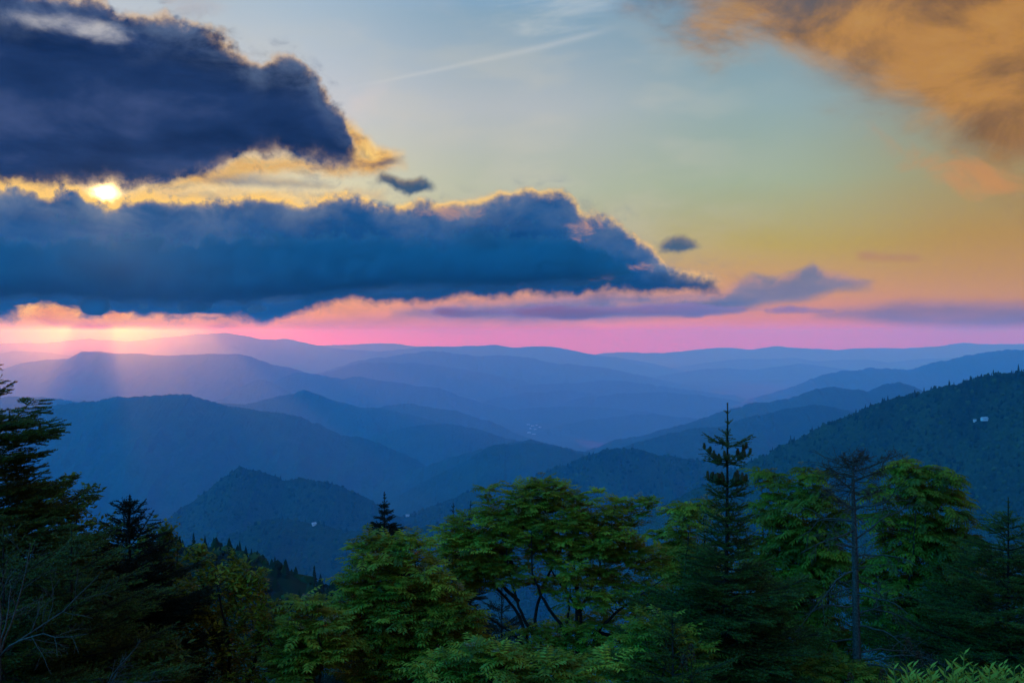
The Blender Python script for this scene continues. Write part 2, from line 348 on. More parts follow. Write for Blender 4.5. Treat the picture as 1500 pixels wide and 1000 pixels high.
FLOOR = -1500.0
RIDGES = {}
def ridge(pts, D, name='mountain_ridge', front=None, slope=.36, spur=1.5, nx=700, nv=90, mat=None, ext=140, seed=0, rough=1.0, floor=FLOOR, ):
    """a mountain ridge: crest through photo points, D metres away (one number or one per point), slopes to front and back"""
    pts = np.array(pts, float)
    Dp = np.full(len(pts), float(D)) if np.isscalar(D) else np.array(D, float)
    x0, x1 = pts[0, 0], pts[-1, 0]
    px = np.linspace(x0-ext, x1+ext, nx)
    # cubic-ish smoothing of the traced crest
    fine = np.linspace(x0-ext, x1+ext, 2400)
    sl = (pts[1,1]-pts[0,1])/(pts[1,0]-pts[0,0]); sr = (pts[-1,1]-pts[-2,1])/(pts[-1,0]-pts[-2,0])
    base = np.interp(fine, pts[:,0], pts[:,1])
    base = np.where(fine < x0, pts[0,1] + np.maximum((x0-fine)*.35, (fine-x0)*sl), base)
    base = np.where(fine > x1, pts[-1,1] + np.maximum((fine-x1)*.35, (fine-x1)*sr), base)
    w = np.exp(-np.linspace(-2.2, 2.2, 41)**2); k = max(3, int(11/((fine[1]-fine[0])*41)*41)) | 1
    w = np.exp(-np.linspace(-2, 2, k)**2); w /= w.sum()
    base = np.convolve(np.pad(base, k//2, mode='edge'), w, 'valid')
    py = np.interp(px, fine, base); d = np.interp(px, pts[:,0], Dp)
    X = (px-750)/F*d; Zc = (HZ-py)/F*d
    rise = 1.1/F*d                                            # one pixel in metres
    Zc = Zc + tile(px*2.1+seed*97, np.zeros_like(px)+seed*31, 1.0)*rise*.75*rough
    drop = np.maximum(Zc-floor, 60)
    L = drop.mean()/slope if front is None else front
    v = np.concatenate([-np.linspace(1, 0, nv//3)[:-1]**1.5, np.linspace(0, 1, nv)**1.35])
    V, XX = np.meshgrid(v, X, indexing='ij'); av = np.abs(V)
    LL = np.where(V < 0, L*.8, L)
    Y = d[None, :] - V*LL
    prof = 1-(1-av)**1.25*1.0
    Z = Zc[None, :] - drop[None, :]*prof
    s = 1/38.0
    amp = np.minimum(av*3.2, 1)*(1-av)**.5
    rg = 1-np.abs(tile(XX+seed*5171, Y*.55+seed*911, s))      # ridged spurs running downhill
    Z = Z + amp*(rg-.75)*spur*drop.mean()*.17*np.minimum(1, 1.0)
    Z = Z + np.minimum(av*8, 1)*tile(XX+seed*77, Y, 1/6.0)*4*rough
    n0, n1 = Z.shape
    idx = np.arange(n0*n1).reshape(n0, n1)
    f = np.stack([idx[:-1,:-1], idx[:-1,1:], idx[1:,1:], idx[1:,:-1]], -1).reshape(-1, 4)
    o = mesh_np(name, np.stack([XX, Y, Z], -1).reshape(-1, 3), f[:, ::-1], mat or M_FAR)
    tag(o, kind='structure')
    return (XX, Y, Z, v)

far = dict(nx=500, nv=50, spur=.45, rough=.45)
# faint ranges on the horizon
ridge([(420,508),(500,504),(550,503),(575,503),(610,507),(700,512)], 51000, seed=1, slope=.45, **far)
ridge([(880,517),(915,515),(975,517),(1025,512),(1060,509),(1100,512),(1140,507),(1175,510),(1225,512),(1275,509),(1325,510),(1375,507),(1410,501),(1450,504),(1560,504)], 50000, seed=2, slope=.45, **far)
ridge([(0,503),(60,503),(130,496),(190,500),(240,495),(290,489),(330,487),(380,496),(420,496),(460,505),(500,512),(560,515),(620,520),(700,530)], 38000, seed=3, slope=.3, **far)
ridge([(560,514),(625,508),(700,507),(730,505),(750,509),(780,507),(815,508),(835,512),(875,520),(915,525),(950,532),(975,537),(1010,545)], 37000, seed=4, slope=.3, **far)
ridge([(940,545),(975,540),(1030,532),(1070,527),(1100,525),(1130,526),(1165,524),(1200,529),(1230,527),(1270,526),(1300,530),(1350,525),(1400,525),(1500,528)], 39500, seed=5, slope=.3, **far)
ridge([(-60,512),(0,518),(20,514),(60,516),(110,521),(180,530),(260,540)], 30000, seed=6, slope=.22, **far)
ridge([(960,552),(1000,545),(1030,540),(1070,539),(1100,542),(1140,537),(1170,532),(1210,536),(1240,541),(1300,550)], 31000, seed=7, slope=.22, **far)
# middle distance
ridge([(520,528),(575,522),(625,513),(665,517),(700,521),(750,521),(780,525),(815,532),(875,536),(925,547),(975,557),(1030,565),(1075,570),(1100,580),(1140,592)], 27000, seed=8, slope=.22)
ridge([(440,556),(480,545),(525,532),(565,530),(600,531),(650,536),(700,545),(760,556),(840,575),(900,590)], 23500, seed=9, slope=.22)
ridge([(-40,552),(0,542),(30,532),(65,527),(100,525),(120,515),(145,515),(175,518),(200,518),(240,521),(280,519),(325,518),(350,519),(370,524),(400,534),(425,539),(470,552),(540,570)], 20000, seed=10, slope=.22, rough=.5, spur=.5)
ridge([(1060,602),(1100,585),(1150,570),(1200,550),(1240,542),(1275,540),(1325,542),(1375,530),(1415,520),(1460,515),(1500,512),(1560,508)], 17000, seed=11, slope=.24)
ridge([(390,566),(415,552),(440,545),(470,550),(500,556),(520,552),(550,556),(600,564),(640,567),(675,580),(710,590),(750,602),(800,620)], 17000, seed=12, slope=.24)
ridge([(700,590),(770,575),(820,572),(870,576),(930,590),(1000,606)], 20000, seed=25, slope=.22)
ridge([(760,566),(830,560),(890,556),(950,562),(1010,572),(1080,580)], 22000, seed=31, slope=.22)
ridge([(840,584),(900,577),(960,574),(1020,578),(1090,588)], 18500, seed=32, slope=.22)
ridge([(700,606),(760,598),(820,594),(880,596),(940,602),(1000,612)], 16500, seed=33, slope=.22)
ridge([(320,585),(340,575),(360,562),(385,555),(400,561),(415,570),(450,588)], 15500, seed=13, slope=.24)
ridge([(800,630),(850,616),(900,610),(960,606),(1010,612),(1060,620)], 14500, seed=26, slope=.24)
ridge([(540,602),(565,593),(600,590),(630,595),(675,605),(710,615),(750,632),(780,642)], 12000, seed=14, slope=.26)
ridge([(300,592),(325,590),(360,590),(400,582),(430,575),(445,571),(460,576),(480,582),(525,595),(560,598),(600,607),(650,622),(700,634)], 10800, seed=15, slope=.28)
ridge([(-60,583),(0,581),(40,581),(90,586),(140,594)], 10500, seed=16, slope=.28)
ridge([(520,648),(550,637),(600,625),(650,620),(700,627),(740,640),(790,655)], 9300, seed=17, slope=.28)
ridge([(840,668),(870,655),(900,645),(950,635),(1000,622),(1050,605),(1100,592),(1150,585),(1185,572),(1220,565),(1250,570),(1270,574),(1295,564),(1315,560),(1340,567),(1360,575),(1420,590)], 9000, seed=18, slope=.28, rough=1.2)
ridge([(-40,604),(60,596),(125,588),(165,582),(200,580),(250,579),(270,578),(300,585),(340,595),(375,600),(415,605),(440,612),(470,622),(500,635),(530,642),(560,652),(600,668),(640,690),(680,712)], 7600, seed=19, slope=.3, rough=1.5, nx=900)
ridge([(880,668),(925,650),(1000,630),(1060,622),(1100,610),(1140,600),(1180,595),(1215,596),(1240,602),(1300,620)], 6800, seed=20, slope=.3, rough=1.3)
ridge([(690,660),(720,655),(750,650),(780,643),(810,650),(860,662),(900,676)], 7200, seed=27, slope=.3, rough=1.2)
ridge([(600,716),(640,695),(675,680),(715,655),(740,650),(790,648),(830,658),(880,676)], 6200, seed=21, slope=.3, rough=1.3)
# near hills
HILL_MID = ridge([(560,762),(600,752),(640,738),(680,722),(720,710),(760,706),(800,693),(850,670),(885,659),(915,657),(950,662),(985,668),(1030,672),(1100,690)], 4300, seed=22, slope=.34, rough=2, nx=1000, nv=160, mat=M_NEAR)
HILL_LEFT = ridge([(215,775),(245,760),(280,735),(320,705),(350,685),(380,690),(415,702),(450,700),(475,705),(510,717),(540,730),(565,745),(600,768),(640,790)], 4000, seed=23, slope=.34, rough=2, nx=1000, nv=160, mat=M_NEAR)
HILL_LOW = ridge([(300,800),(350,780),(385,764),(420,760),(455,765),(500,776),(560,778),(620,770),(680,764),(760,768),(840,790),(960,800),(1060,770),(1160,760)], 3000, seed=24, slope=.36, rough=2, nx=1000, nv=160, mat=M_NEAR)
HILL_RIGHT = ridge([(860,790),(940,752),(1000,724),(1050,700),(1110,672),(1150,650),(1190,633),(1225,615),(1260,598),(1300,584),(1350,575),(1395,564),(1425,555),(1450,548),(1475,545),(1500,543),(1580,535),(1700,528)],
                   [2700,2700,2680,2650,2600,2560,2520,2480,2440,2400,2340,2280,2240,2200,2160,2120,2000,1850], seed=28, slope=.40, rough=2, nx=1100, nv=200, mat=M_NEAR, ext=60)

# valley floor, reaching beyond the horizon
def valley():
    n = 160
    xs = np.linspace(-72000, 72000, n); ys = np.linspace(-2500, 56500, n)
    Y, X = np.meshgrid(ys, xs, indexing='ij')
    Z = FLOOR + 25 + tile(X, Y, 1/300)*18
    idx = np.arange(n*n).reshape(n, n)
    f = np.stack([idx[:-1,:-1], idx[:-1,1:], idx[1:,1:], idx[1:,:-1]], -1).reshape(-1, 4)
    tag(mesh_np('valley_floor', np.stack([X, Y, Z], -1).reshape(-1, 3), f, M_FAR), kind='structure')
valley()

# spur close below the overlook
SPUR = ridge([(150,800),(250,797),(300,800),(330,808),(357,816),(385,822),(420,839),(455,853),(500,864),(560,885)], 340, seed=29, slope=.5, rough=2, nx=300, nv=60, mat=M_NEAR, floor=-210, ext=60)

def canopy(hill, n, r, px_range, seed, name='forest', conifer=.25, vmin=-.06, vmax=.75):
    """tree crowns covering a near hillside, too many and too small to tell apart"""
    XX, Y, Z, v = hill; rg = np.random.default_rng(seed)
    n0, n1 = Z.shape; pxr = XX/Y*F+750
    i = rg.integers(0, n0-1, n*6); j = rg.integers(0, n1-1, n*6)
    fu, fv = rg.random(n*6), rg.random(n*6)
    g = lambda A: (A[i, j]*(1-fu)*(1-fv)+A[i+1, j]*fu*(1-fv)+A[i, j+1]*(1-fu)*fv+A[i+1, j+1]*fu*fv)
    x, y, z = g(XX), g(Y), g(Z); vv = v[i]
    # rows are not evenly spaced: keep with a chance that follows the row spacing
    w = np.gradient(v)[i]; w = w/w.max()
    pp = x/y*F+750; py = HZ-z/y*F
    ok = (rg.random(n*6) < w*1.2) & (vv > vmin) & (vv < vmax) & (pp > px_range[0]) & (pp < px_range[1]) & (py < 1010)
    x, y, z = x[ok][:n], y[ok][:n], z[ok][:n]; n = len(x)
    t = (1+5**.5)/2
    ico = np.array([(-1,t,0),(1,t,0),(-1,-t,0),(1,-t,0),(0,-1,t),(0,1,t),(0,-1,-t),(0,1,-t),(t,0,-1),(t,0,1),(-t,0,-1),(-t,0,1)])/math.hypot(1, t)
    fc = np.array([(0,11,5),(0,5,1),(0,1,7),(0,7,10),(0,10,11),(1,5,9),(5,11,4),(11,10,2),(10,7,6),(7,1,8),(3,9,4),(3,4,2),(3,2,6),(3,6,8),(3,8,9),(4,9,5),(2,4,11),(6,2,10),(8,6,7),(9,8,1)])
    R_ = r*rg.uniform(.6, 1.35, n); con = rg.random(n) < conifer
    V = ico[None]*(1+rg.normal(0, .16, (n, 12, 1)))
    V[..., 2] *= np.where(con, 1.9, .95)[:, None]; tp = np.clip(1-.45*V[..., 2], .12, 1.5)
    V[..., :2] *= np.where(con[:, None], tp*.62, 1.0)[..., None]
    V = V*R_[:, None, None]+np.stack([x, y, z+R_*.35], -1)[:, None]
    o = mesh_np(name, V.reshape(-1, 3), (fc[None]+np.arange(n)[:, None, None]*12).reshape(-1, 3), M_CROWN, smooth=False, attrs={'tint': np.repeat(rg.random(n)*np.where(con, .35, 1), 12)})
    tag(o, kind='stuff')
def crown_mat():
    m, t, b = mat_new('far_crowns')
    a = t.n.new('ShaderNodeAttribute'); a.attribute_name = 'tint'
    t.put(b.inputs['Base Color'], t.ramp(a.outputs['Fac'], [(0, (.006,.013,.005)), (.5, (.018,.036,.010)), (1, (.05,.075,.018))]))
    b.inputs['Roughness'].default_value = 1; b.inputs['Specular IOR Level'].default_value = .05
    return m
M_CROWN = crown_mat()
canopy(HILL_RIGHT, 26000, 4.2, (1020, 1520), 1)
canopy(HILL_MID, 9000, 7, (580, 1080), 2)
canopy(HILL_LEFT, 9000, 6.5, (230, 620), 3)
canopy(HILL_LOW, 9000, 5.5, (300, 1150), 4)
canopy(SPUR, 2600, 1.9, (200, 560), 5, conifer=.45)

# ------------------------------------------------------------------ conifers that stand out one by one
def conifer_meshes(seed):
    """one metre tall: ragged tiers of boughs round a thin trunk"""
    rg = np.random.default_rng(seed); V = []; Fc = []; n = 0
    for k in range(9):
        z = .12+.82*k/9; r = (.20-.17*k/9)*rg.uniform(.8, 1.2); m = 9
        th = np.arange(m)*6.283/m+rg.uniform(0, 6); rr = r*rg.uniform(.55, 1.15, m); dz = -.05*rg.uniform(.3, 1.3, m)
        V.append(np.concatenate([[[0, 0, z+.13]], np.stack([np.cos(th)*rr, np.sin(th)*rr, z+dz], -1), [[0, 0, z+.02]]]))
        a = 1+np.arange(m); b_ = 1+(np.arange(m)+1) % m
        Fc.append(np.concatenate([np.stack([np.full(m, 0), a, b_], -1), np.stack([np.full(m, m+1), b_, a], -1)])+n); n += m+2
    V.append([[-.004, 0, .9], [.004, 0, .9], [0, .004, 1.02]]); Fc.append(np.array([[0, 1, 2]])+n)
    return np.concatenate(V), np.concatenate(Fc)
def small_conifers():
    protos = []
    for s in range(4):
        V, Fq = conifer_meshes(s)
        a = np.linspace(0, 6.283, 6)[:-1]
        T = np.concatenate([np.stack([np.cos(a)*.018, np.sin(a)*.018, a*0-.05], -1), np.stack([np.cos(a)*.006, np.sin(a)*.006, a*0+.9], -1)])
        tf = np.array([(i, (i+1) % 5, 5+(i+1) % 5, 5+i) for i in range(5)])
        protos.append((V, Fq, T, tf))
    made = {}
    def put(p, h, s, label, group, rg):
        r = thing('conifer', label, 'tree', p, group)
        if s not in made:
            V, Fq, T, tf = protos[s]
            made[s] = (mesh_np('crown', V, Fq, M_SPR, r, smooth=False), mesh_np('trunk', T, tf, M_TRK, r))
        else:
            for o in made[s]:
                link(o.copy(), r)
        r.scale = (h*rg.uniform(.85, 1.2), h*rg.uniform(.85, 1.2), h); r.rotation_euler[2] = rg.uniform(0, 6)
    rg = np.random.default_rng(77)
    XX, Y, Z, v = HILL_RIGHT; row = int(np.argmin(np.abs(v)))
    for px in np.concatenate([rg.uniform(1130, 1500, 34), [1262, 1268, 1296, 1302, 1330, 1337, 1390, 1397, 1404, 1411, 1416, 1424, 1430, 1446, 1460, 1467, 1476, 1484, 1493]]):
        rr = row+int(rg.integers(0, 5)); j = int(np.argmin(np.abs(XX[rr]/Y[rr]*F+750-px)))
        put((XX[rr, j], Y[rr, j], Z[rr, j]-.5), rg.uniform(9, 17), int(rg.integers(0, 4)), 'tiny dark conifer standing up from the crest of the big wooded hill', 'conifers along the crest of the wooded hill', rg)
    XX, Y, Z, v = SPUR; row = int(np.argmin(np.abs(v)))
    for px in np.concatenate([rg.uniform(270, 500, 30), [318, 340, 356, 362, 384, 402, 430, 455, 460, 474]]):
        rr = row+int(rg.integers(0, 14)); j = int(np.argmin(np.abs(XX[rr]/Y[rr]*F+750-px)))
        put((XX[rr, j], Y[rr, j], Z[rr, j]-.3), rg.uniform(3.2, 7.5), int(rg.integers(0, 4)), 'small dark conifer on the close wooded spur behind the shrubs', 'conifers on the close wooded spur', rg)
M_SPR = forest_mat('conifer_boughs', (.006,.013,.005), (.020,.034,.011), 1/3, .3, 1/1.0)
M_TRK = forest_mat('conifer_bark', (.02,.016,.011), (.05,.04,.03), 1/2, .1, 1/.5)
small_conifers()


# ------------------------------------------------------------------ plants
UP = np.array([0, 0, 1.0])
def unit(v): return v/np.maximum(np.linalg.norm(v, axis=-1, keepdims=True), 1e-9)

def plant_mat(name, dark, light, translucent=.3, rough=.6):
    """leaf or needle surface; the point attribute 'tint' (0 old, 1 fresh growth) picks the colour"""
    m = bpy.data.materials.new(name); m.use_nodes = True; t = NT(m.node_tree); t.n.clear()
    out = t.n.new('ShaderNodeOutputMaterial')
    a = t.n.new('ShaderNodeAttribute'); a.attribute_name = 'tint'
    col = t.mix(a.outputs['Fac'], dark, light)
    b = t.n.new('ShaderNodeBsdfPrincipled'); t.put(b.inputs['Base Color'], col); b.inputs['Roughness'].default_value = rough
    b.inputs['Specular IOR Level'].default_value = .25
    tr = t.n.new('ShaderNodeBsdfTranslucent'); t.put(tr.inputs['Color'], t.mix(.5, col, (light[0]*1.1, light[1]*1.2, light[2]*.6)))
    mx = t.n.new('ShaderNodeMixShader'); mx.inputs[0].default_value = translucent
    t.l.new(b.outputs[0], mx.inputs[1]); t.l.new(tr.outputs[0], mx.inputs[2]); t.l.new(mx.outputs[0], out.inputs['Surface'])
    return m
def bark_mat(name, c0, c1, scale=60):
    m, t, b = mat_new(name)
    g = t.n.new('ShaderNodeNewGeometry')
    n = t.noise(g.outputs['Position'], scale/U, 6, .65)
    t.put(b.inputs['Base Color'], t.ramp(n, [(.35, c0), (.65, c1)])); b.inputs['Roughness'].default_value = .95
    b.inputs['Specular IOR Level'].default_value = .1
    bp = t.n.new('ShaderNodeBump'); bp.inputs['Distance'].default_value = .006*U; t.put(bp.inputs['Height'], n)
    t.put(b.inputs['Normal'], bp.outputs[0])
    return m
FIR = plant_mat('fir_needles', (.017,.032,.004), (.15,.19,.014), .12)
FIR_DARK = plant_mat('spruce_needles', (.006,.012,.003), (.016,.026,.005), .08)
ASH = plant_mat('ash_leaves', (.046,.080,.005), (.42,.38,.022), .30)
DROOP = plant_mat('drooping_leaves', (.040,.066,.004), (.28,.28,.012), .30)
BUSH = plant_mat('bush_leaves', (.024,.042,.004), (.27,.27,.012), .24)
BRIGHT = plant_mat('bright_leaves', (.07,.12,.008), (.28,.34,.03), .35)
RUST = plant_mat('rusty_needles', (.035,.014,.005), (.10,.045,.014), .1)
BARK = bark_mat('dark_bark', (.010,.009,.007), (.035,.030,.022))
GREY = bark_mat('grey_dead_wood', (.028,.022,.016), (.10,.082,.060))
CONE = bark_mat('fir_cone_scales', (.045,.030,.012), (.12,.085,.03), 260)
FLOWER = plant_mat('cream_flowers', (.12,.09,.03), (.30,.24,.10), .2)

class Geo:
    """collects tubes and leaves for one mesh"""
    def __init__(s): s.v = []; s.q = []; s.t = []; s.a = []; s.n = 0
    def add(s, v, f, a=None):
        v = np.asarray(v, float).reshape(-1, 3); f = np.asarray(f)
        (s.q if f.shape[1] == 4 else s.t).append(f+s.n)
        s.v.append(v); s.a.append(np.full(len(v), .5) if a is None else np.broadcast_to(a, len(v))); s.n += len(v)
    def tube(s, pts, rad, sides=5, a=None):
        pts = np.asarray(pts, float); n = len(pts); rad = np.broadcast_to(rad, n)
        tan = unit(np.gradient(pts, axis=0)); ref = np.array([0, 1.0, 0]) if abs(tan[0, 2]) > .8 else UP
        e1 = unit(np.cross(tan, ref)); e2 = np.cross(tan, e1)
        th = np.linspace(0, 2*np.pi, sides, endpoint=False)
        ring = pts[:, None]+rad[:, None, None]*(np.cos(th)[None, :, None]*e1[:, None]+np.sin(th)[None, :, None]*e2[:, None])
        i = np.arange(n-1)[:, None]*sides; j = np.arange(sides)[None, :]; k = (j+1) % sides
        f = np.stack([i+j, i+k, i+sides+k, i+sides+j], -1).reshape(-1, 4)
        s.add(ring.reshape(-1, 3), f, a)
        s.add(pts[-1:]+tan[-1:]*rad[-1], np.zeros((0, 3), int))
        last = (n-1)*sides; b0 = s.n-1-n*sides
        s.t.append(np.stack([b0+last+np.arange(sides), b0+last+(np.arange(sides)+1) % sides, np.full(sides, s.n-1)], -1))
    def leaves(s, base, d, nrm, L, W, a, fold=.15):
        """rhombic leaves: base points, directions, face normals, lengths, widths, tints"""
        n = len(base)
        if n == 0: return
        d = unit(d); side = unit(np.cross(d, nrm)); nn = np.cross(side, d)
        L = np.broadcast_to(L, n)[:, None]; W = np.broadcast_to(W, n)[:, None]
        mid = base+d*L*.45
        v = np.stack([base, mid+side*W*.5+nn*W*fold, base+d*L-nn*L*.06, mid-side*W*.5+nn*W*fold], 1)
        i = np.arange(n)[:, None]*4
        s.add(v.reshape(-1, 3), i+np.array([[0, 1, 2, 3]]), np.repeat(np.broadcast_to(a, n), 4))
    def needles(s, base, d, L, W, a, rg):
        n = len(base)
        if n == 0: return
        d = unit(d); side = unit(np.cross(d, unit(rg.normal(size=(n, 3)))))
        L = np.broadcast_to(L, n)[:, None]
        v = np.stack([base-side*W*.5, base+side*W*.5, base+d*L], 1)
        s.add(v.reshape(-1, 3), np.arange(n*3).reshape(-1, 3), np.repeat(np.broadcast_to(a, n), 3))
    def build(s, name, mat, parent=None, off=(0,0,0), smooth=False):
        if s.n == 0: return None
        f = [np.concatenate(x) for x in (s.t, s.q) if x]
        return mesh_np(name, np.concatenate(s.v)-np.array(off), f, mat, parent, smooth, {'tint': np.clip(np.concatenate(s.a), 0, 1)})

def ground_z(x, y):
    return -1.75-.42*np.maximum(y, -3)+.10*np.sin(x*.8+y*.5)+.02*x

# ---- firs -------------------------------------------------------------------
def fir(label, apex, H, R0, seed, mat=FIR, name='fir_tree', leader=.35, whorls=16, per=6, dens=230, nl=.022, nw=.0046, power=.8, cones=0,
        tintb=.25, lean=(0, 0), up_top=50, up_base=-8, ragged=.25, twigstep=.042, fat=1.0, gap=None, group=None, vis=None, tuft=1.0, prof=None, open_top=0):
    """conifer grown whorl by whorl: apex = (px, py, D) of its tip, H height below the tip to build, R0 lowest branch length"""
    rg = np.random.default_rng(seed); A = at(*apex)
    base = A+np.array([lean[0], lean[1], -H]); base[2] = max(base[2], -80)
    gz = float(ground_z(base[0], base[1]))
    root = thing(name, label, 'tree', (base[0], base[1], min(gz, base[2])), group)
    O = np.array([base[0], base[1], min(gz, base[2])])
    tr = Geo(); nd = Geo()
    ts = np.linspace(0, 1, 14)
    trunk = A+(base-A)*ts[:, None]; wob = np.cumsum(rg.normal(0, .012, (14, 3)), 0)*[1, 1, 0]*(ts[:, None])*H*.25
    trunk = trunk+wob
    trad = (.004+.0085*H*ts**.9*1.0)*fat
    P, Rr = trunk[::-1], trad[::-1]
    if O[2] < base[2]-.05:
        P = np.concatenate([[[P[0,0], P[0,1], O[2]]], P]); Rr = np.concatenate([[Rr[0]*1.25], Rr])
    tr.tube(P, Rr, 7)
    def on_trunk(t): return np.array([np.interp(t, ts, trunk[:, i]) for i in range(3)])
    twigs = []                                                   # (p0, p1, tint)
    cone_spots = []
    hs = leader+(H-leader)*(np.linspace(0, 1, whorls)**1.12)
    for wi, h in enumerate(hs):
        t = h/H; L0 = R0*(max(h-leader*.45, .05)/(H-leader*.45))**power
        if prof: L0 = float(np.interp(h, [q[0] for q in prof], [q[1] for q in prof]))
        ph0 = rg.uniform(0, 6.28)
        k_n = per if wi > 1 else max(4, per-1)
        if h < open_top:
            if wi % 2: continue
            k_n = 5
        for k in range(k_n):
            ph = ph0+6.283*k/k_n+rg.normal(0, .22)
            if vis and not vis(ph): continue
            L = L0*(1+rg.normal(0, ragged))
            if L < .04: continue
            el = R(up_top+(up_base-up_top)*min(1, t*1.5)**.7+rg.normal(0, 6))
            out = np.array([math.cos(ph), math.sin(ph), 0])
            n = 9; s = np.linspace(0, 1, n)
            curve = out*(s*L*math.cos(el))[:, None]+UP*(s*L*math.sin(el)+(s**2)*L*(.16 if t > .25 else .05)-np.sin(s*3.14)*L*.07*t)[:, None]
            c = on_trunk(min(1, (h+rg.normal(0, .03)*(H-leader)/whorls*3)/H))+curve
            tr.tube(c, np.linspace(max(.0035, L*.011)*fat, .0018, n), 4)
            twigs.append((c[3], c[-1], 1)); twigs.append((c[0], c[3], .2))
            for q_ in range(3):
                b_ = c[rg.integers(1, 5)]; twigs.append((b_, b_+unit(out*.7+rg.normal(0, .6, 3)+UP*.3)*(.06+.12*L), .25))
            sidev = unit(np.cross(out, UP))
            m = max(2, int(L/twigstep))
            for j in range(m):
                sj = .18+.80*(j+rg.uniform(0, .8))/m; sj = min(sj, .98)
                p = np.array([np.interp(sj, s, c[:, i]) for i in range(3)])
                for sg in (-1, 1):
                    if rg.random() < .12: continue
                    tl = L*(.16+.42*(1-sj))*rg.uniform(.7, 1.25)
                    tl = max(tl, .05)
                    dv = unit(out*math.cos(el)*.75+sidev*sg*.8+UP*rg.normal(.10, .12))
                    q = p+dv*tl+UP*(-.06*tl*t)
                    twigs.append((p, q, rg.uniform(.2, 1)))
                    if tl > .14:
                        for r in (.4, .65, .85):
                            pp = p+(q-p)*r
                            for s2 in (-1, 1):
                                d2 = unit(unit(q-p)*.75+np.cross(unit(q-p), UP)*s2*.65+UP*rg.normal(.05, .1))
                                twigs.append((pp, pp+d2*tl*.42*(1.1-r*.6), rg.uniform(.3, 1)))
            if cones and wi in (1, 2, 3, 4) :
                for j in range(3 if wi == 1 else 5):
                    sj = .35+.6*j/5+rg.uniform(0, .08)
                    cone_spots.append(np.array([np.interp(sj, s, c[:, i]) for i in range(3)])+np.append(rg.normal(0, .012, 2), .004))
    # leader and its short spurs
    twigs.append((on_trunk(leader/H), A, .6))
    for f_ in (.25, .5, .75):
        p = on_trunk(leader*(1-f_)/H)
        for k in range(4):
            ph = rg.uniform(0, 6.28); d = np.array([math.cos(ph), math.sin(ph), .75])
            twigs.append((p, p+d*leader*.2*(1.25-f_), .6))
    T0 = np.array([a for a, b, c in twigs]); T1 = np.array([b for a, b, c in twigs]); TT = np.array([c for a, b, c in twigs])
    ln = np.linalg.norm(T1-T0, axis=1); cnt = np.maximum(4, (ln*dens).astype(int))
    idx = np.repeat(np.arange(len(ln)), cnt); n = len(idx)
    u = rg.random(n); ax = unit(T1-T0)[idx]; p = T0[idx]+(T1-T0)[idx]*u[:, None]
    s1 = unit(np.cross(ax, UP)+1e-6); s2 = np.cross(s1, ax)
    th = rg.uniform(-.5, math.pi+.5, n)
    d = ax*.62+(s1*np.cos(th)[:, None]+s2*np.abs(np.sin(th))[:, None]*.8)*.85*tuft
    tint = TT[idx]*(.35+.65*u)*rg.uniform(.5, 1.1, n)*.9*np.where(rg.random(n) < tintb, 1.3, .75)
    nd.needles(p, d, nl*rg.uniform(.7, 1.2, n)*(1.05-.3*u), nw, tint, rg)
    for a, b, c in twigs[::1]:
        if np.linalg.norm(b-a) > .09: tr.tube(np.stack([a, b]), np.array([.0022, .0012])*fat, 3)
    tr.build('trunk', BARK, root, O, smooth=True)
    nd.build('crown', mat, root, O)
    if cones:
        g = Geo(); zz = np.linspace(0, 1, 9)
        prof = .0135*np.sin(np.clip(zz*.93+.06, 0, 1)*math.pi)**.55
        g.tube(np.stack([zz*0, zz*0, zz*.062], -1), prof, 8)
        th = rg.uniform(0, 6.28, 90); z = rg.uniform(.05, .95, 90)
        rr = .0135*np.sin(np.clip(z*.93+.06, 0, 1)*math.pi)**.55
        bp = np.stack([np.cos(th)*rr, np.sin(th)*rr, z*.062], -1)
        g.leaves(bp, np.stack([np.cos(th), np.sin(th), np.full(90, .35)], -1), np.tile(UP, (90, 1)), .006, .008, .5)
        first = None
        for i, cs in enumerate(cone_spots[:90]):
            if first is None: o = first = g.build('cone', CONE, root)
            else: o = link(first.copy(), root)
            o.location = tuple((cs-O)*U); o.rotation_euler = (rg.normal(0, .12), rg.normal(0, .12), rg.uniform(0, 6))
    return root

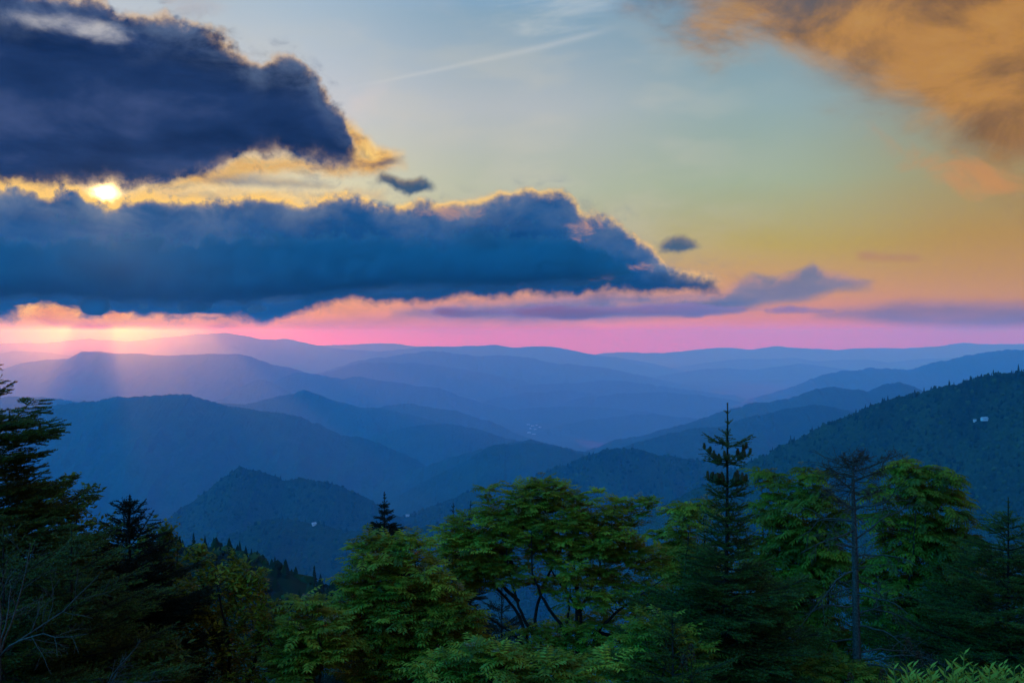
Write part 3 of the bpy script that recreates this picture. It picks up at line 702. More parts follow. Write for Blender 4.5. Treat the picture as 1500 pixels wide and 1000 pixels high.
# ---- broad-leaved trees ----------------------------------------------------
def curve3(p0, p1, p2, n=7):
    t = np.linspace(0, 1, n)[:, None]
    return (1-t)**2*p0+2*t*(1-t)*p1+t*t*p2
def pinnate(g, P, d, L, pairs, ll, lw, droop, tint, rg):
    """compound leaves, all at once: P, d (n,3); L (n)"""
    n = len(P); d = unit(d); L = np.broadcast_to(L, n)
    ts = np.linspace(.16, .97, pairs); B = []; D = []; N = []; LL = []; T = []
    side = unit(np.cross(d, UP)+1e-5)
    for t in ts:
        p = P+d*(L*t)[:, None]-UP*(L*droop*t*t)[:, None]
        tan = unit(d-UP*2*droop*t)
        nn = np.cross(side, tan)
        for sg in (-1, 1):
            dd = tan*.55+side*sg*.85-UP*(.15+.35*droop)
            B.append(p); D.append(dd+rg.normal(0, .08, (n, 3))); N.append(nn+rg.normal(0, .15, (n, 3)))
            LL.append(ll*(.75+.5*np.sin(t*2.6))*rg.uniform(.85, 1.15, n)); T.append(tint)
    tan = unit(d-UP*2*droop)
    B.append(P+d*L[:, None]-UP*(L*droop)[:, None]); D.append(tan); N.append(np.cross(side, tan)); LL.append(np.full(n, ll)); T.append(tint)
    LL = np.concatenate(LL)
    g.leaves(np.concatenate(B), np.concatenate(D), np.concatenate(N), LL, LL*lw/ll, np.concatenate(T))
    # rachis: slim stalks
    for k in range(3):
        t0, t1 = k/3, (k+1)/3
        p0 = P+d*(L*t0)[:, None]-UP*(L*droop*t0*t0)[:, None]; p1 = P+d*(L*t1)[:, None]-UP*(L*droop*t1*t1)[:, None]
        g.leaves(p0, p1-p0, np.cross(side, d), np.linalg.norm(p1-p0, axis=1)*1.02, .0035, tint*.6, 0)

def crown_points(blobs, D, n, rg, depth=1.0, shell=.55):
    """rosette points inside soft ellipsoids given in photo pixels (px, py, rx, ry[, dD])"""
    w = np.array([b[2]*b[3] for b in blobs], float); w /= w.sum()
    k = rg.choice(len(blobs), n, p=w); B = np.array([tuple(b)+(0,)*(5-len(b)) for b in blobs], float)[k]
    v = unit(rg.normal(size=(n, 3))); r = np.where(rg.random(n) < shell, rg.uniform(.8, 1.05, n), rg.random(n)**.5)
    v = v*r[:, None]
    dd = D+B[:, 4]+v[:, 1]*B[:, 2]/F*D*depth
    px = B[:, 0]+v[:, 0]*B[:, 2]; py = B[:, 1]-v[:, 2]*B[:, 3]
    sc_ = dd/F
    return np.stack([(px-750)*D/F, dd, (HZ-py)*D/F], -1)

def broadleaf(label, D, stems, blobs, n, seed, kind='pinnate', mat=ASH, name='ash_tree', base=None, flowers=0, leaf=(.19, 6, .052, .017, .24), per=8, depth=1.0,
              stem_r=.03, bark=BARK, group=None, cat='tree', tint=(.1, .75), shell=.55, twig_r=.0035, fl_label=None, limb=.5):
    """multi-stemmed tree or shrub. stems: traced photo polylines from base upward; crown: rosettes of leaves in blobs, each on its own twig"""
    rg = np.random.default_rng(seed)
    S = []
    for st in stems:
        a = np.array(st, float); q = []
        off = rg.normal(0, .12*depth); 
        for i, row in enumerate(a):
            f_ = i/max(1, len(a)-1); q.append(at(row[0], row[1], D)+np.array([0, (row[2] if len(row) > 2 else off*f_*3), 0]))
        S.append(np.array(q))
    b = S[0][0]; gz = float(ground_z(b[0], b[1])); O = np.array([b[0], b[1], min(gz, b[2])])
    root = thing(name, label, cat, O, group)
    tr = Geo(); lf = Geo()
    nodes = []; rads = []
    for q in S:
        t = np.linspace(0, 1, len(q)); tt = np.linspace(0, 1, 22)
        c = np.stack([np.interp(tt, t, q[:, i]) for i in range(3)], -1)
        ker = np.array([.2, .6, .2])
        for i in range(3):
            c[1:-1, i] = np.convolve(c[:, i], ker, 'valid')
        c += np.cumsum(rg.normal(0, .006, c.shape), 0)*[1, 1, .3]
        if abs(q[0][2]-b[2]) < .25 and c[0][2] > O[2]+.02: c = np.concatenate([[[c[0][0]*.5+O[0]*.5, c[0][1], O[2]]], c])
        tt = np.linspace(0, 1, len(c))
        rad = stem_r*(1-tt*.82)*rg.uniform(.75, 1.1)
        tr.tube(c, rad, 6); nodes.append(c[3:]); rads.append(rad[3:])
    nodes = np.concatenate(nodes); rads = np.concatenate(rads)
    pts = crown_points(blobs, D, n, rg, depth, shell)
    pts = pts[np.argsort(np.linalg.norm(pts-nodes.mean(0), axis=1))]
    # twigs: join each rosette to the nearest lower wood, twigs become wood for later ones
    N = list(nodes); RR = list(rads); NA = np.array(N); dirs = []
    for i, p in enumerate(pts):
        v = NA-p; dist = np.linalg.norm(v, axis=1)+np.maximum(v[:, 2], -.05)*2.2
        j = int(np.argmin(dist)); s = NA[j]
        mid = s*.45+p*.55+np.array([0, 0, -.12])*np.linalg.norm(p-s)+rg.normal(0, .03, 3)
        c = curve3(s, mid, p, 6); ln = np.linalg.norm(p-s)
        r0 = min(RR[j]*.7, twig_r*(1+ln*2.2))
        tr.tube(c, np.linspace(max(r0, .002), .0017, 6), 4)
        NA = np.concatenate([NA, c[3:5]]); RR += [max(r0*.6, .002)]*2
        dirs.append(unit(c[-1]-c[-3]))
    dirs = np.array(dirs)
    P = np.repeat(pts, per, 0); DD = np.repeat(dirs, per, 0); m = len(P)
    ph = np.tile(np.arange(per)*2.4, len(pts))+rg.uniform(0, 6.28, m)*.3+np.repeat(rg.uniform(0, 6.28, len(pts)), per)
    hor = np.stack([np.cos(ph), np.sin(ph), np.zeros(m)], -1)
    tn = np.clip(np.repeat(rg.uniform(*tint, len(pts)), per)+rg.normal(0, .14, m), 0, 1)
    if kind == 'pinnate':
        d = hor+DD*.35+UP*rg.uniform(-.15, .75, m)[:, None]
        L = leaf[0]*rg.uniform(.6, 1.2, m)*np.repeat(rg.uniform(.65, 1.25, len(pts)), per)
        pinnate(lf, P, d, L, leaf[1], leaf[2], leaf[3], leaf[4]*1.0, tn, rg)
    else:
        back = rg.uniform(0, 1, m)
        Pb = P-DD*(back*leaf[0]*2.2)[:, None]+rg.normal(0, leaf[0]*.35, (m, 3))
        d = hor+DD*.6+UP*rg.uniform(-.6, .5, m)[:, None]
        L = leaf[0]*rg.uniform(.6, 1.25, m)
        lf.leaves(Pb, d, UP+rg.normal(0, .45, (m, 3)), L, L*leaf[1], tn, .12)
    tr.build('trunk', bark, root, O, smooth=True)
    lf.build('crown', mat, root, O)
    if flowers:
        g = Geo(); k = 70; v = unit(rg.normal(size=(k, 3))*[1, 1, .35]); rr = .045*rg.random(k)**.5
        pb = v*rr[:, None]*[1, 1, .5]+UP*.02
        g.leaves(pb, rg.normal(size=(k, 3))*[1, 1, .3], UP+rg.normal(0, .4, (k, 3)), .013, .012, rg.random(k), 0)
        for i in range(7): g.tube(np.stack([UP*-.03, pb[i]]), .0012, 3, .1)
        top = np.argsort(-(pts[:, 2]-.25*np.abs(pts[:, 1]-D)))[:flowers*3]
        sel = rg.choice(top, min(flowers, len(top)), replace=False); first = None
        for i in sel:
            if first is None: o = first = g.build('flower_cluster', FLOWER, root)
            else: o = link(first.copy(), root)
            o.location = tuple((pts[i]-O+dirs[i]*.02+UP*.05)*U); s_ = rg.uniform(.6, 1.15); o.scale = (s_, s_, s_); o.rotation_euler = (rg.normal(0, .3), rg.normal(0, .3), rg.uniform(0, 6))
    return root

# ---- dead wood ---------------------------------------------------------------
def twiggy(g, p, d, L, r, depth, rg, crook=.28, droop=0.0, kids=5):
    """a bare crooked branch with side twigs"""
    n = max(4, int(5+L*4)); c = [p]; dd = unit(d)
    for i in range(n):
        dd = unit(dd+rg.normal(0, crook*.45, 3)-UP*droop/n); c.append(c[-1]+dd*L/n)
    c = np.array(c); g.tube(c, np.linspace(r, max(r*.25, .0012), len(c)), 5 if depth > 1 else 3, rg.uniform(.2, .8))
    tips = [(c[-1], dd)]
    if depth > 0:
        for k in range(kids):
            t = rg.uniform(.25, .97); i = int(t*n); base = c[i]; ax = unit(c[min(i+1, n)]-c[max(i-1, 0)])
            side = unit(np.cross(ax, rg.normal(size=3)))
            tips += twiggy(g, base, ax*.7+side*.8+UP*.1, L*rg.uniform(.25, .5)*(1.15-t*.5), r*(1-t*.7)*.55, depth-1, rg, crook, droop, max(2, kids-1))
    return tips

# ------------------------------------------------------------------ far houses
bpy.context.view_layer.update()
DG = bpy.context.evaluated_depsgraph_get()
def seen(px, py):
    d = Vector(((px-750)/F, 1, (HZ-py)/F)).normalized()
    hit, loc, nrm, idx, ob, mt = sc.ray_cast(DG, Vector((0, 0, 0)), d)
    return np.array(loc)/U if hit else at(px, py, 9000)
def plain(name, col, rough=.7):
    m, t, b = mat_new(name); g = t.n.new('ShaderNodeNewGeometry')
    n = t.noise(g.outputs['Position'], .8/U, 4, .6)
    t.put(b.inputs['Base Color'], t.ramp(n, [(.3, tuple(c*.85 for c in col)), (.7, col)])); b.inputs['Roughness'].default_value = rough
    return m
M_WALL = plain('white_boards', (.62,.62,.60)); M_ROOF = plain('pale_metal_roof', (.45,.46,.48), .4); M_PANE = plain('dark_panes', (.03,.035,.04), .2); M_DOOR = plain('brown_door', (.16,.10,.06))
def box(x0, x1, y0, y1, z0, z1):
    v = np.array([(x, y, z) for z in (z0, z1) for y in (y0, y1) for x in (x0, x1)], float)
    return v, np.array([(0,2,3,1),(4,5,7,6),(0,1,5,4),(2,6,7,3),(0,4,6,2),(1,3,7,5)])
def house(px, py, w, d, h, label, rz, cat='house', group=None, roof=True):
    p = seen(px, py); r = thing('house', label, cat, p+np.array([0, 0, -1.0]), group); r.rotation_euler[2] = rz
    g = Geo(); v, f = box(-w/2, w/2, -d/2, d/2, -3, h); g.add(v, f)
    gv = np.array([(-w/2, -d/2, h), (-w/2, d/2, h), (-w/2, 0, h+d*.3), (w/2, -d/2, h), (w/2, d/2, h), (w/2, 0, h+d*.3)]); g.add(gv, np.array([(0, 1, 2), (3, 5, 4)]))
    g.build('wall', M_WALL, r)
    e = .6; g = Geo(); rh = h+d*.3
    for s in (-1, 1):
        a = np.array([(-w/2-e, s*(d/2+e), h-.36*1), (w/2+e, s*(d/2+e), h-.36*1), (w/2+e, 0, rh+.05), (-w/2-e, 0, rh+.05)]); b_ = a+np.array([0, 0, .35])
        g.add(np.concatenate([a, b_]), np.array([(0,1,2,3),(4,7,6,5),(0,4,5,1),(1,5,6,2),(2,6,7,3),(3,7,4,0)]))
    ro = g.build('roof', M_ROOF, r)
    g = Geo(); v, f = box(w*.2, w*.2+1.1, .6, 1.7, h+.3, rh+1.6); g.add(v, f); g.build('chimney', M_DOOR, ro)
    for k in range(3):
        g = Geo(); x = -w*.36+k*w*.27; v, f = box(x, x+w*.13, -d/2-.06, -d/2+.02, h*.4, h*.78); g.add(v, f); g.build('window', M_PANE, r)
    g = Geo(); v, f = box(w*.36, w*.36+1.1, -d/2-.07, -d/2+.02, .9, 3.0); g.add(v, f); g.build('door', M_DOOR, r)
house(1442, 613.5, 13, 8, 2.8, 'white house alone high on the big wooded hill', .2)
house(1428, 615.5, 6, 4, 2.0, 'low pale outbuilding a little downhill of the lone white house', -.1)
house(460, 768, 12, 9, 5, 'pale house in a clearing below the rounded blue hill', .5)
house(597, 755, 16, 9, 4, 'long pale farmhouse at the valley mouth behind the dark spruce', .1)
rgh = np.random.default_rng(9)
for i, (px, py) in enumerate([(774,622),(780,624),(786,623),(777,628),(784,629),(791,626),(775,634),(782,636)]):
    house(px, py, rgh.uniform(26, 52), rgh.uniform(16, 26), rgh.uniform(6, 10), 'tiny pale town building in the haze at the valley end', rgh.uniform(-.6, .6), 'building', 'town buildings at the valley end')


# the air: one closed box of thin blue haze
def haze():
    x, y0, y1, z0, z1 = 76000, -3000, 57000, FLOOR-40, 120
    v = [(-x,y0,z0),(x,y0,z0),(x,y1,z0),(-x,y1,z0),(-x,y0,z1),(x,y0,z1),(x,y1,z1),(-x,y1,z1)]
    f = np.array([(3,2,1,0),(4,5,6,7),(0,1,5,4),(1,2,6,5),(2,3,7,6),(3,0,4,7)])
    m = bpy.data.materials.new('haze_air'); m.use_nodes = True; t = NT(m.node_tree); t.n.clear()
    out = t.n.new('ShaderNodeOutputMaterial'); add = t.n.new('ShaderNodeAddShader')
    for i, (col, dens, g) in enumerate((HAZE_AIR, HAZE_DUST)):
        p = t.n.new('ShaderNodeVolumePrincipled')
        p.inputs['Color'].default_value = (*col, 1); p.inputs['Absorption Color'].default_value = (1,1,1,1)
        p.inputs['Density'].default_value = dens/U; p.inputs['Anisotropy'].default_value = g
        t.l.new(p.outputs[0], add.inputs[i])
    t.l.new(add.outputs[0], out.inputs['Volume'])
    tag(mesh_np('haze', np.array(v, float), f, m, smooth=False), kind='stuff')
HAZE_AIR = ((.01, .44, .80), 8.6e-5, 0.0)       # blue air
HAZE_DUST = ((.33, .42, .60), 2.5e-5, .945)     # pale forward-scattering dust
haze()

# ------------------------------------------------------------------ clouds (volumes added within the sky's clouds to cast shade, nested shells of rising density)
def cloud_mat(name, dens, col=(.70,.955,1), g=.55):
    m = bpy.data.materials.new(name); m.use_nodes = True; t = NT(m.node_tree); t.n.clear()
    out = t.n.new('ShaderNodeOutputMaterial'); p = t.n.new('ShaderNodeVolumePrincipled')
    p.inputs['Color'].default_value = (*col, 1); p.inputs['Density'].default_value = dens/U
    p.inputs['Anisotropy'].default_value = g
    t.l.new(p.outputs[0], out.inputs['Volume'])
    return m

def raster(poly, xs, zs):
    """even-odd fill of a polygon on a pixel grid"""
    poly = np.array(poly, float); m = np.zeros((len(zs), len(xs)), bool)
    X, Z = np.meshgrid(xs, zs)
    j = len(poly)-1
    for i in range(len(poly)):
        (xi, zi), (xj, zj) = poly[i], poly[j]
        if zi != zj:
            c = ((zi > Z) != (zj > Z)) & (X < (xj-xi)*(Z-zi)/(zj-zi)+xi); m ^= c
        j = i
    return m
def blur2(a, s):
    fz = np.fft.fftfreq(a.shape[0])[:, None]; fx = np.fft.rfftfreq(a.shape[1])[None, :]
    return np.fft.irfft2(np.fft.rfft2(a)*np.exp(-2*(np.pi*s)**2*(fz*fz+fx*fx)), s=a.shape)

def cloud(polys, D, depth, cell, seed, label, amp=.8, soft=18, beta=3.8, big=70, levels=(-.02, .2, .45), hole=None, bias=.3, mats=None, pad=50, flat=.25, grow=0, squash=1, radial=False):
    """polys: outlines in photo pixels; the cloud stands D metres away, is depth metres deep; cell in photo pixels"""
    allp = np.concatenate([np.array(p, float) for p in polys])
    x0, x1 = allp[:,0].min()-pad, allp[:,0].max()+pad; z0, z1 = allp[:,1].min()-pad, allp[:,1].max()+pad
    xs = np.arange(x0, x1, cell); zs = np.arange(z0, z1, cell); step = cell/F*D
    ny = max(10, int(depth/step*1.5)); ys = (np.arange(ny)-ny/2)*step
    m = np.zeros((len(zs), len(xs)), bool)
    for p in polys: m |= raster(p, xs, zs)
    g = blur2(m.astype(float), soft/cell)*2-1+grow
    g2 = blur2(m.astype(float), soft*.4/cell)*2-1+grow
    g = .6*g+.4*g2
    thick = np.clip((g+1)/2, .02, 1)**.8*depth/2
    n = fft_noise((len(zs), len(xs), ny), big/cell, beta, seed, (1, squash, 2.5))
    nb = 1-1.6*np.abs(fft_noise((len(zs), len(xs), ny), big*.5/cell, beta-.2, seed+50, (1, 1, 2.5)))   # billows
    fine = fft_noise((len(zs), len(xs), ny), big*.3/cell, 3.0, seed+90, (1, 1, 2.5))
    rim = np.clip(1-np.abs(g)*1.1, 0, 1)[:, :, None]
    n = .62*n + .5*nb - bias + .45*fine*rim
    # quieter, flatter base
    rowz = np.where(m, zs[:, None], -1e9).max(0); ok = rowz > 0
    rowz = np.interp(xs, xs[ok], rowz[ok]); up = np.clip((rowz[None, :]-zs[:, None])/55, 0, 1)
    amp = (amp*(flat+(1-flat)*up))[:, :, None]
    f = g[:, :, None] + amp*np.where(n < 0, n*np.clip(1.25-g[:, :, None], .1, 1), n)
    f -= np.clip((np.abs(ys)[None, None, :]/thick[:, :, None])**2-.35, 0, 4)*.8
    for (hx, hz, rx, rz, k) in (hole or ()):
        m_ = 1+ys[None, None, :]/D                                 # a tunnel that runs along the sunbeam
        f -= k*np.exp(-(((750+(xs[None, :, None]-750)/m_-hx)/rx)**2+((HZ-(HZ-zs[:, None, None])/m_-hz)/rz)**2)**2)
    f[:2] = f[-2:] = -3; f[:, :2] = f[:, -2:] = -3; f[:, :, :2] = f[:, :, -2:] = -3
    root = None
    for k, lv in enumerate(levels):
        grid = openvdb.FloatGrid(background=3.0)
        grid.copyFromArray(np.ascontiguousarray(lv-f, dtype=np.float32))
        P, T, Q = grid.convertToPolygons(isovalue=0.0, adaptivity=0.0)
        if len(P) < 8: continue
        pxs = xs[0]+P[:,1]*cell; pzs = zs[0]+P[:,0]*cell; Y = ys[0]+P[:,2]*step
        DD = D+Y if radial else D                                # radial: widened along the view rays so its shade lines up in the haze
        V = np.stack([(pxs-750)/F*DD, D+Y, (HZ-pzs)/F*DD], -1)
        mm = mats[k]
        if root is None:
            root = thing('cloud', label, 'cloud', tuple(at((x0+x1)/2, z1-pad, D)))
        faces = [a[:, ::-1] for a in (T, Q) if len(a)]
        o = mesh_np(('cloud_mist', 'cloud_core')[k], V-np.array(root.location)/U, faces, mm, root, smooth=True)
    return root
MCORE = [cloud_mat('cloud_mist', .00028, (.05,.33,.40), 0), cloud_mat('cloud_core', .0016, (.05,.33,.40), 0)]
K = dict(amp=.95, soft=24, beta=3.7, big=110, levels=(-.25, .3), pad=60)
cloud([[(-140,352),(60,356),(200,358),(350,352),(520,352),(600,358),(700,352),(800,350),(860,362),(910,378),(945,398),(930,410),(850,414),(700,420),(500,428),(410,440),(300,447),(180,445),(80,436),(-140,444)]], 18000, 6200, 4.0, 5, 'shadow-casting core added inside the long dark blue cloud bank over the mountains', mats=MCORE, radial=True, **K)  # core added inside the sky's bank to shade the near haze and foreground
MPUFF = [cloud_mat('puff_mist', .0007, (.05,.40,.50), 0)]
K2 = dict(amp=.75, soft=9, beta=3.3, big=40, levels=(.05,), pad=28, mats=MPUFF, radial=True)
for i, (pl, lab) in enumerate([
  ([(112,440),(132,434),(158,436),(166,452),(150,464),(120,460)], 'small dark shaft-casting cloud hanging under the bank straight below the sun'),
  ([(198,444),(212,442),(224,446),(218,456),(202,456)], 'tiny dark shaft-casting cloud under the bank, between two lit gaps'),
  ([(252,444),(284,440),(322,446),(306,458),(264,460)], 'flat dark scrap of shaft-casting cloud under the bank above the pale far ridge'),
  ([(352,450),(380,446),(402,450),(392,460),(362,460)], 'small flat shaft-casting cloud tucked under the deepest part of the bank')]):
    cloud([pl], 21000, 13000, 2.5, 40+i, lab, **K2)  # added under the bank, stretched in depth to cut dark shafts in the haze
MS = [cloud_mat('streak_mist', .00010, (.62,.62,.66), .0), cloud_mat('streak_core', .00022, (.62,.62,.66), .0)]
cloud([[(590,456),(650,448),(720,453),(800,446),(900,450),(1000,442),(1080,450),(1160,446),(1260,456),(1180,462),(1100,458),(1020,466),(920,462),(840,470),(740,464),(660,466)]], 23000, 14000, 3.0, 60, 'long thin blue grey shade-casting cloud sheet under and beyond the right part of the bank', amp=1.1, soft=9, big=90, beta=3.4, pad=34, levels=(-.1, .3), mats=MS, bias=.3, squash=.4, radial=True)  # sheet added among the sky's streaks to shade the central haze

# ------------------------------------------------------------------ the slope underfoot
def slope():
    xs = np.linspace(-60, 60, 90); ys = np.concatenate([np.linspace(-6, 30, 60), np.linspace(33, 190, 40)])
    Y, X = np.meshgrid(ys, xs, indexing='ij'); X = X*(1+np.maximum(Y, 0)/60)
    Z = ground_z(X, Y)+tile(X*9, Y*9, 1.0)*.06
    n0, n1 = Z.shape; idx = np.arange(n0*n1).reshape(n0, n1)
    f = np.stack([idx[:-1,:-1], idx[:-1,1:], idx[1:,1:], idx[1:,:-1]], -1).reshape(-1, 4)
    m, t, b = mat_new('leaf_litter'); g = t.n.new('ShaderNodeNewGeometry')
    n = t.noise(g.outputs['Position'], 3/U, 8, .7)
    t.put(b.inputs['Base Color'], t.ramp(n, [(.3, (.010,.012,.005)), (.55, (.025,.024,.012)), (.75, (.03,.045,.012))])); b.inputs['Roughness'].default_value = 1
    tag(mesh_np('ground', np.stack([X, Y, Z], -1).reshape(-1, 3), f, m), kind='structure')
slope()

# ------------------------------------------------------------------ firs and spruces
fir('tall young fir whose leader, thick with upright cones, rises alone above the shrubs', (1066,590,9), 3.3, 1.45, 1, cones=1, leader=.40, whorls=27, up_top=40, per=9, dens=330, nw=.0058, ragged=.18, open_top=.74, prof=[(.40,.27),(.50,.30),(.64,.29),(.80,.19),(1.05,.23),(1.3,.30),(1.6,.5),(1.85,.66),(2.3,.8),(3.4,1.1)])
fir('big dark fir at the edge of the view with boughs reaching out over the valley', (-22,512,8), 3.5, 1.75, 2, leader=.2, whorls=25, up_top=22, up_base=-10, per=9, dens=420, nw=.0058, prof=[(.1,.05),(.3,.22),(.36,.26),(.45,.12),(.6,.2),(.68,.52),(.8,.6),(1.0,.42),(1.25,.58),(1.6,.85),(2.0,1.1),(3.5,1.4)])
fir('slim dark fir with a stubby candelabra top among the broad-leaved crowns', (190,724,8.5), 2.4, .85, 3, mat=FIR_DARK, leader=.10, whorls=22, up_top=45, dens=420, per=7, nw=.006, prof=[(.08,.07),(.22,.17),(.42,.24),(.7,.38),(1.3,.6),(2.4,.85)])
fir('low bushy fir with paler fresh tips under the big dark fir', (105,770,7), 1.9, 1.15, 4, leader=.12, whorls=13, power=.7, up_top=35, per=7, tintb=.6)
fir('half hidden low fir at the foot of the big dark fir', (5,770,6.5), 1.8, 1.1, 5, leader=.12, whorls=12, power=.7, per=7, tintb=.4)
fir('pointed dark spruce standing behind the ash trees against the blue valley', (563,720,19), 5.2, 1.5, 6, mat=FIR_DARK, leader=.3, whorls=30, power=.8, up_top=30, up_base=-15, per=8, dens=220, nl=.04, nw=.009)
fir('dark spruce mostly hidden by the big ash, only its forked tip showing', (664,736,15), 3.4, .9, 7, mat=FIR_DARK, leader=.3, whorls=14, power=.85, up_top=55, dens=170, nl=.034, nw=.007)
fir('second spruce tip leaning beside the forked one behind the big ash', (690,733,15.3), 3.4, .85, 8, mat=FIR_DARK, leader=.34, whorls=13, power=.85, up_top=55, dens=170, nl=.034, nw=.007, lean=(-.35, 0), per=8)
fir('black looking fir in the shade behind the stems of the big ash', (735,850,12.5), 2.8, 1.2, 9, mat=FIR_DARK, leader=.2, whorls=12, power=.75, per=7)
fir('dark green fir at the right-hand border with spreading layered boughs', (1477,728,9.5), 3.0, 1.25, 10, leader=.22, whorls=24, per=7, dens=300, up_top=30, tintb=.5, prof=[(.2,.14),(.4,.30),(.6,.42),(.9,.62),(1.3,.85),(1.8,1.05),(3,1.3)])
fir('shaded fir filling the gap below the drooping trees', (1385,880,12), 2.4, 1.2, 11, mat=FIR_DARK, leader=.2, whorls=11, power=.7, per=7)
fir('dim fir low behind the bare dead fir', (1195,880,12), 2.4, 1.2, 12, mat=FIR_DARK, leader=.2, whorls=11, power=.7, per=7)
fir('young fir just below the tall cone bearing one, its tips fresh green', (985,895,8), 1.5, .9, 13, leader=.1, whorls=10, power=.7, per=7, tintb=.6)

# ------------------------------------------------------------------ ash trees
broadleaf('large many-stemmed ash tree with open crown, its forked dark stems showing', 10,
  [[(832,1010),(800,950),(776,915),(762,880),(752,840),(745,800),(742,765)], [(850,1010),(848,940),(850,900),(840,860),(838,820),(830,780),(836,752)],
   [(826,1010),(830,930),(834,890),(822,830),(815,790),(812,755)], [(850,1010),(870,925),(900,890),(935,858),(958,835)],
   [(800,990),(782,905),(800,850),(828,805),(842,770)], [(846,1010),(842,900),(846,830),(868,790),(884,760),(905,748)], [(795,990),(760,900),(722,862),(700,830),(690,790)],
   [(752,840),(735,815),(705,800),(680,790)], [(838,820),(850,790),(858,760)], [(830,930),(800,880),(778,830),(775,770)], [(848,900),(880,850),(895,800)], [(790,960),(745,930),(690,900),(650,850)], [(870,925),(905,930),(940,905)], [(762,880),(725,850),(708,810)], [(850,900),(822,860),(800,810)]],
  [(745,735,42,34),(803,728,34,26),(830,765,50,30),(760,785,50,30),(905,790,45,30),(690,810,50,30),(850,820,60,26),(740,830,45,24),(803,722,30,18),(775,745,35,24),(860,742,45,30),(912,750,32,18),(950,745,20,14),(700,775,40,28),(662,795,34,24),(810,775,55,26),(885,795,50,28),(935,822,42,26),(700,835,45,30),(775,850,35,20),(860,862,60,26),(945,880,42,28),(870,935,75,35),(780,940,40,25),(905,965,60,30)],
  640, 31, flowers=50, stem_r=.022, per=9, leaf=(.15, 6, .044, .015, .22))
broadleaf('dense rounded ash tree with tiered sprays and cream flower heads', 9.3,
  [[(600,1060),(590,960),(575,880),(560,830)], [(605,1060),(620,950),(612,870),(606,810)], [(595,1060),(540,960),(520,890)], [(610,1060),(660,960),(665,900)]],
  [(612,797,22,13),(562,815,42,22),(535,800,18,12),(600,845,55,30),(528,865,36,30),(585,910,70,36),(655,895,45,32),(640,955,62,34),(550,965,62,34),(500,925,30,30),(690,945,30,30)],
  380, 32, flowers=30, stem_r=.024)
broadleaf('small ash sapling topped with pale flower heads beside the olive thicket', 8.6,
  [[(458,1060),(455,960),(450,890)], [(460,1060),(475,970),(478,915)]],
  [(448,888,18,12),(476,908,22,16),(440,935,30,26),(472,960,40,30),(432,975,34,26)], 90, 33, name='ash_sapling', flowers=12, stem_r=.016, cat='sapling')
broadleaf('low ash sprays spreading across the bottom below the big ash', 7.6,
  [[(735,1080),(725,1000),(715,965)], [(740,1080),(790,1000)], [(745,1080),(870,1005)]],
  [(715,962,44,18),(785,985,55,18),(660,985,44,18),(860,985,50,16)], 80, 34, name='ash_sapling', flowers=5, stem_r=.014, cat='sapling')
broadleaf('leafy ash sapling crowded between the big ash and the low fir', 8.4,
  [[(960,1080),(955,990),(960,930)], [(965,1080),(1000,990),(1010,940)]],
  [(958,930,32,22),(925,965,45,24),(1005,955,34,24),(970,985,60,18)], 90, 35, name='ash_sapling', flowers=5, stem_r=.014, cat='sapling')
broadleaf('low leafy ash sapling filling the gap at the foot of the dead fir', 8.8,
  [[(1180,1080),(1175,1010),(1170,980)], [(1185,1080),(1230,1010),(1240,985)]],
  [(1165,985,45,18),(1235,990,45,16),(1290,998,34,12),(1110,995,40,14)], 80, 41, name='ash_sapling', flowers=0, stem_r=.012, cat='sapling', tint=(0, .45))
broadleaf('light green ash crown just behind the tall cone bearing fir', 11,
  [[(1010,1040),(1008,930),(1000,850),(1005,770)], [(1012,1040),(1030,900),(1030,830),(1028,755)], [(1008,1040),(985,900),(985,830)]],
  [(1004,755,26,15),(1030,740,18,11),(988,790,32,22),(1018,815,36,26),(984,842,22,16),(1030,868,42,26),(1010,920,50,34)], 170, 36, flowers=18, stem_r=.028, leaf=(.20, 6, .055, .016, .45))
DR = dict(mat=DROOP, name='drooping_tree', leaf=(.23, 7, .054, .016, .5), stem_r=.028, per=9)
broadleaf('narrow drooping tree peeping out on one side of the tall cone bearing fir', 11.5,
  [[(1130,1040),(1130,900),(1128,800),(1128,712)], [(1132,1040),(1150,880),(1150,740)]],
  [(1124,702,22,11),(1150,722,22,14),(1120,745,28,24),(1150,785,34,34),(1120,830,38,34),(1150,880,40,34)], 120, 37, flowers=4, **DR)
broadleaf('full drooping tree with two rounded tops behind the dead fir branches', 11.2,
  [[(1195,1040),(1192,900),(1190,800),(1190,705)], [(1198,1040),(1215,880),(1212,780)], [(1192,1040),(1172,880),(1172,750)]],
  [(1190,693,22,12),(1174,728,32,20),(1200,752,40,26),(1190,800,44,36),(1178,862,46,38),(1216,842,42,34),(1190,930,60,40)], 190, 38, flowers=6, **DR)
broadleaf('biggest drooping tree, its broad domed crown hanging down beyond the dead fir', 10.8,
  [[(1335,1040),(1335,900),(1340,800),(1345,700)], [(1338,1040),(1370,900),(1378,800),(1372,715)], [(1332,1040),(1305,900),(1302,790)], [(1336,1040),(1320,880),(1322,730)]],
  [(1342,690,36,14),(1374,702,24,14),(1320,718,40,22),(1370,745,38,32),(1386,795,34,36),(1342,795,48,40),(1300,768,26,24),(1320,855,52,44),(1384,862,40,40),(1302,915,56,40),(1385,930,50,40)], 330, 39, flowers=8, **DR)
broadleaf('dark drooping bush low between the biggest drooping tree and the border fir', 11.6,
  [[(1425,1040),(1420,930),(1418,850)]],
  [(1432,852,32,22),(1405,890,40,34),(1440,930,40,36),(1400,960,50,34)], 90, 40, flowers=0, tint=(0, .35), mat=DROOP, name='drooping_bush', cat='bush', leaf=(.23, 7, .054, .016, .5), stem_r=.02, per=7)

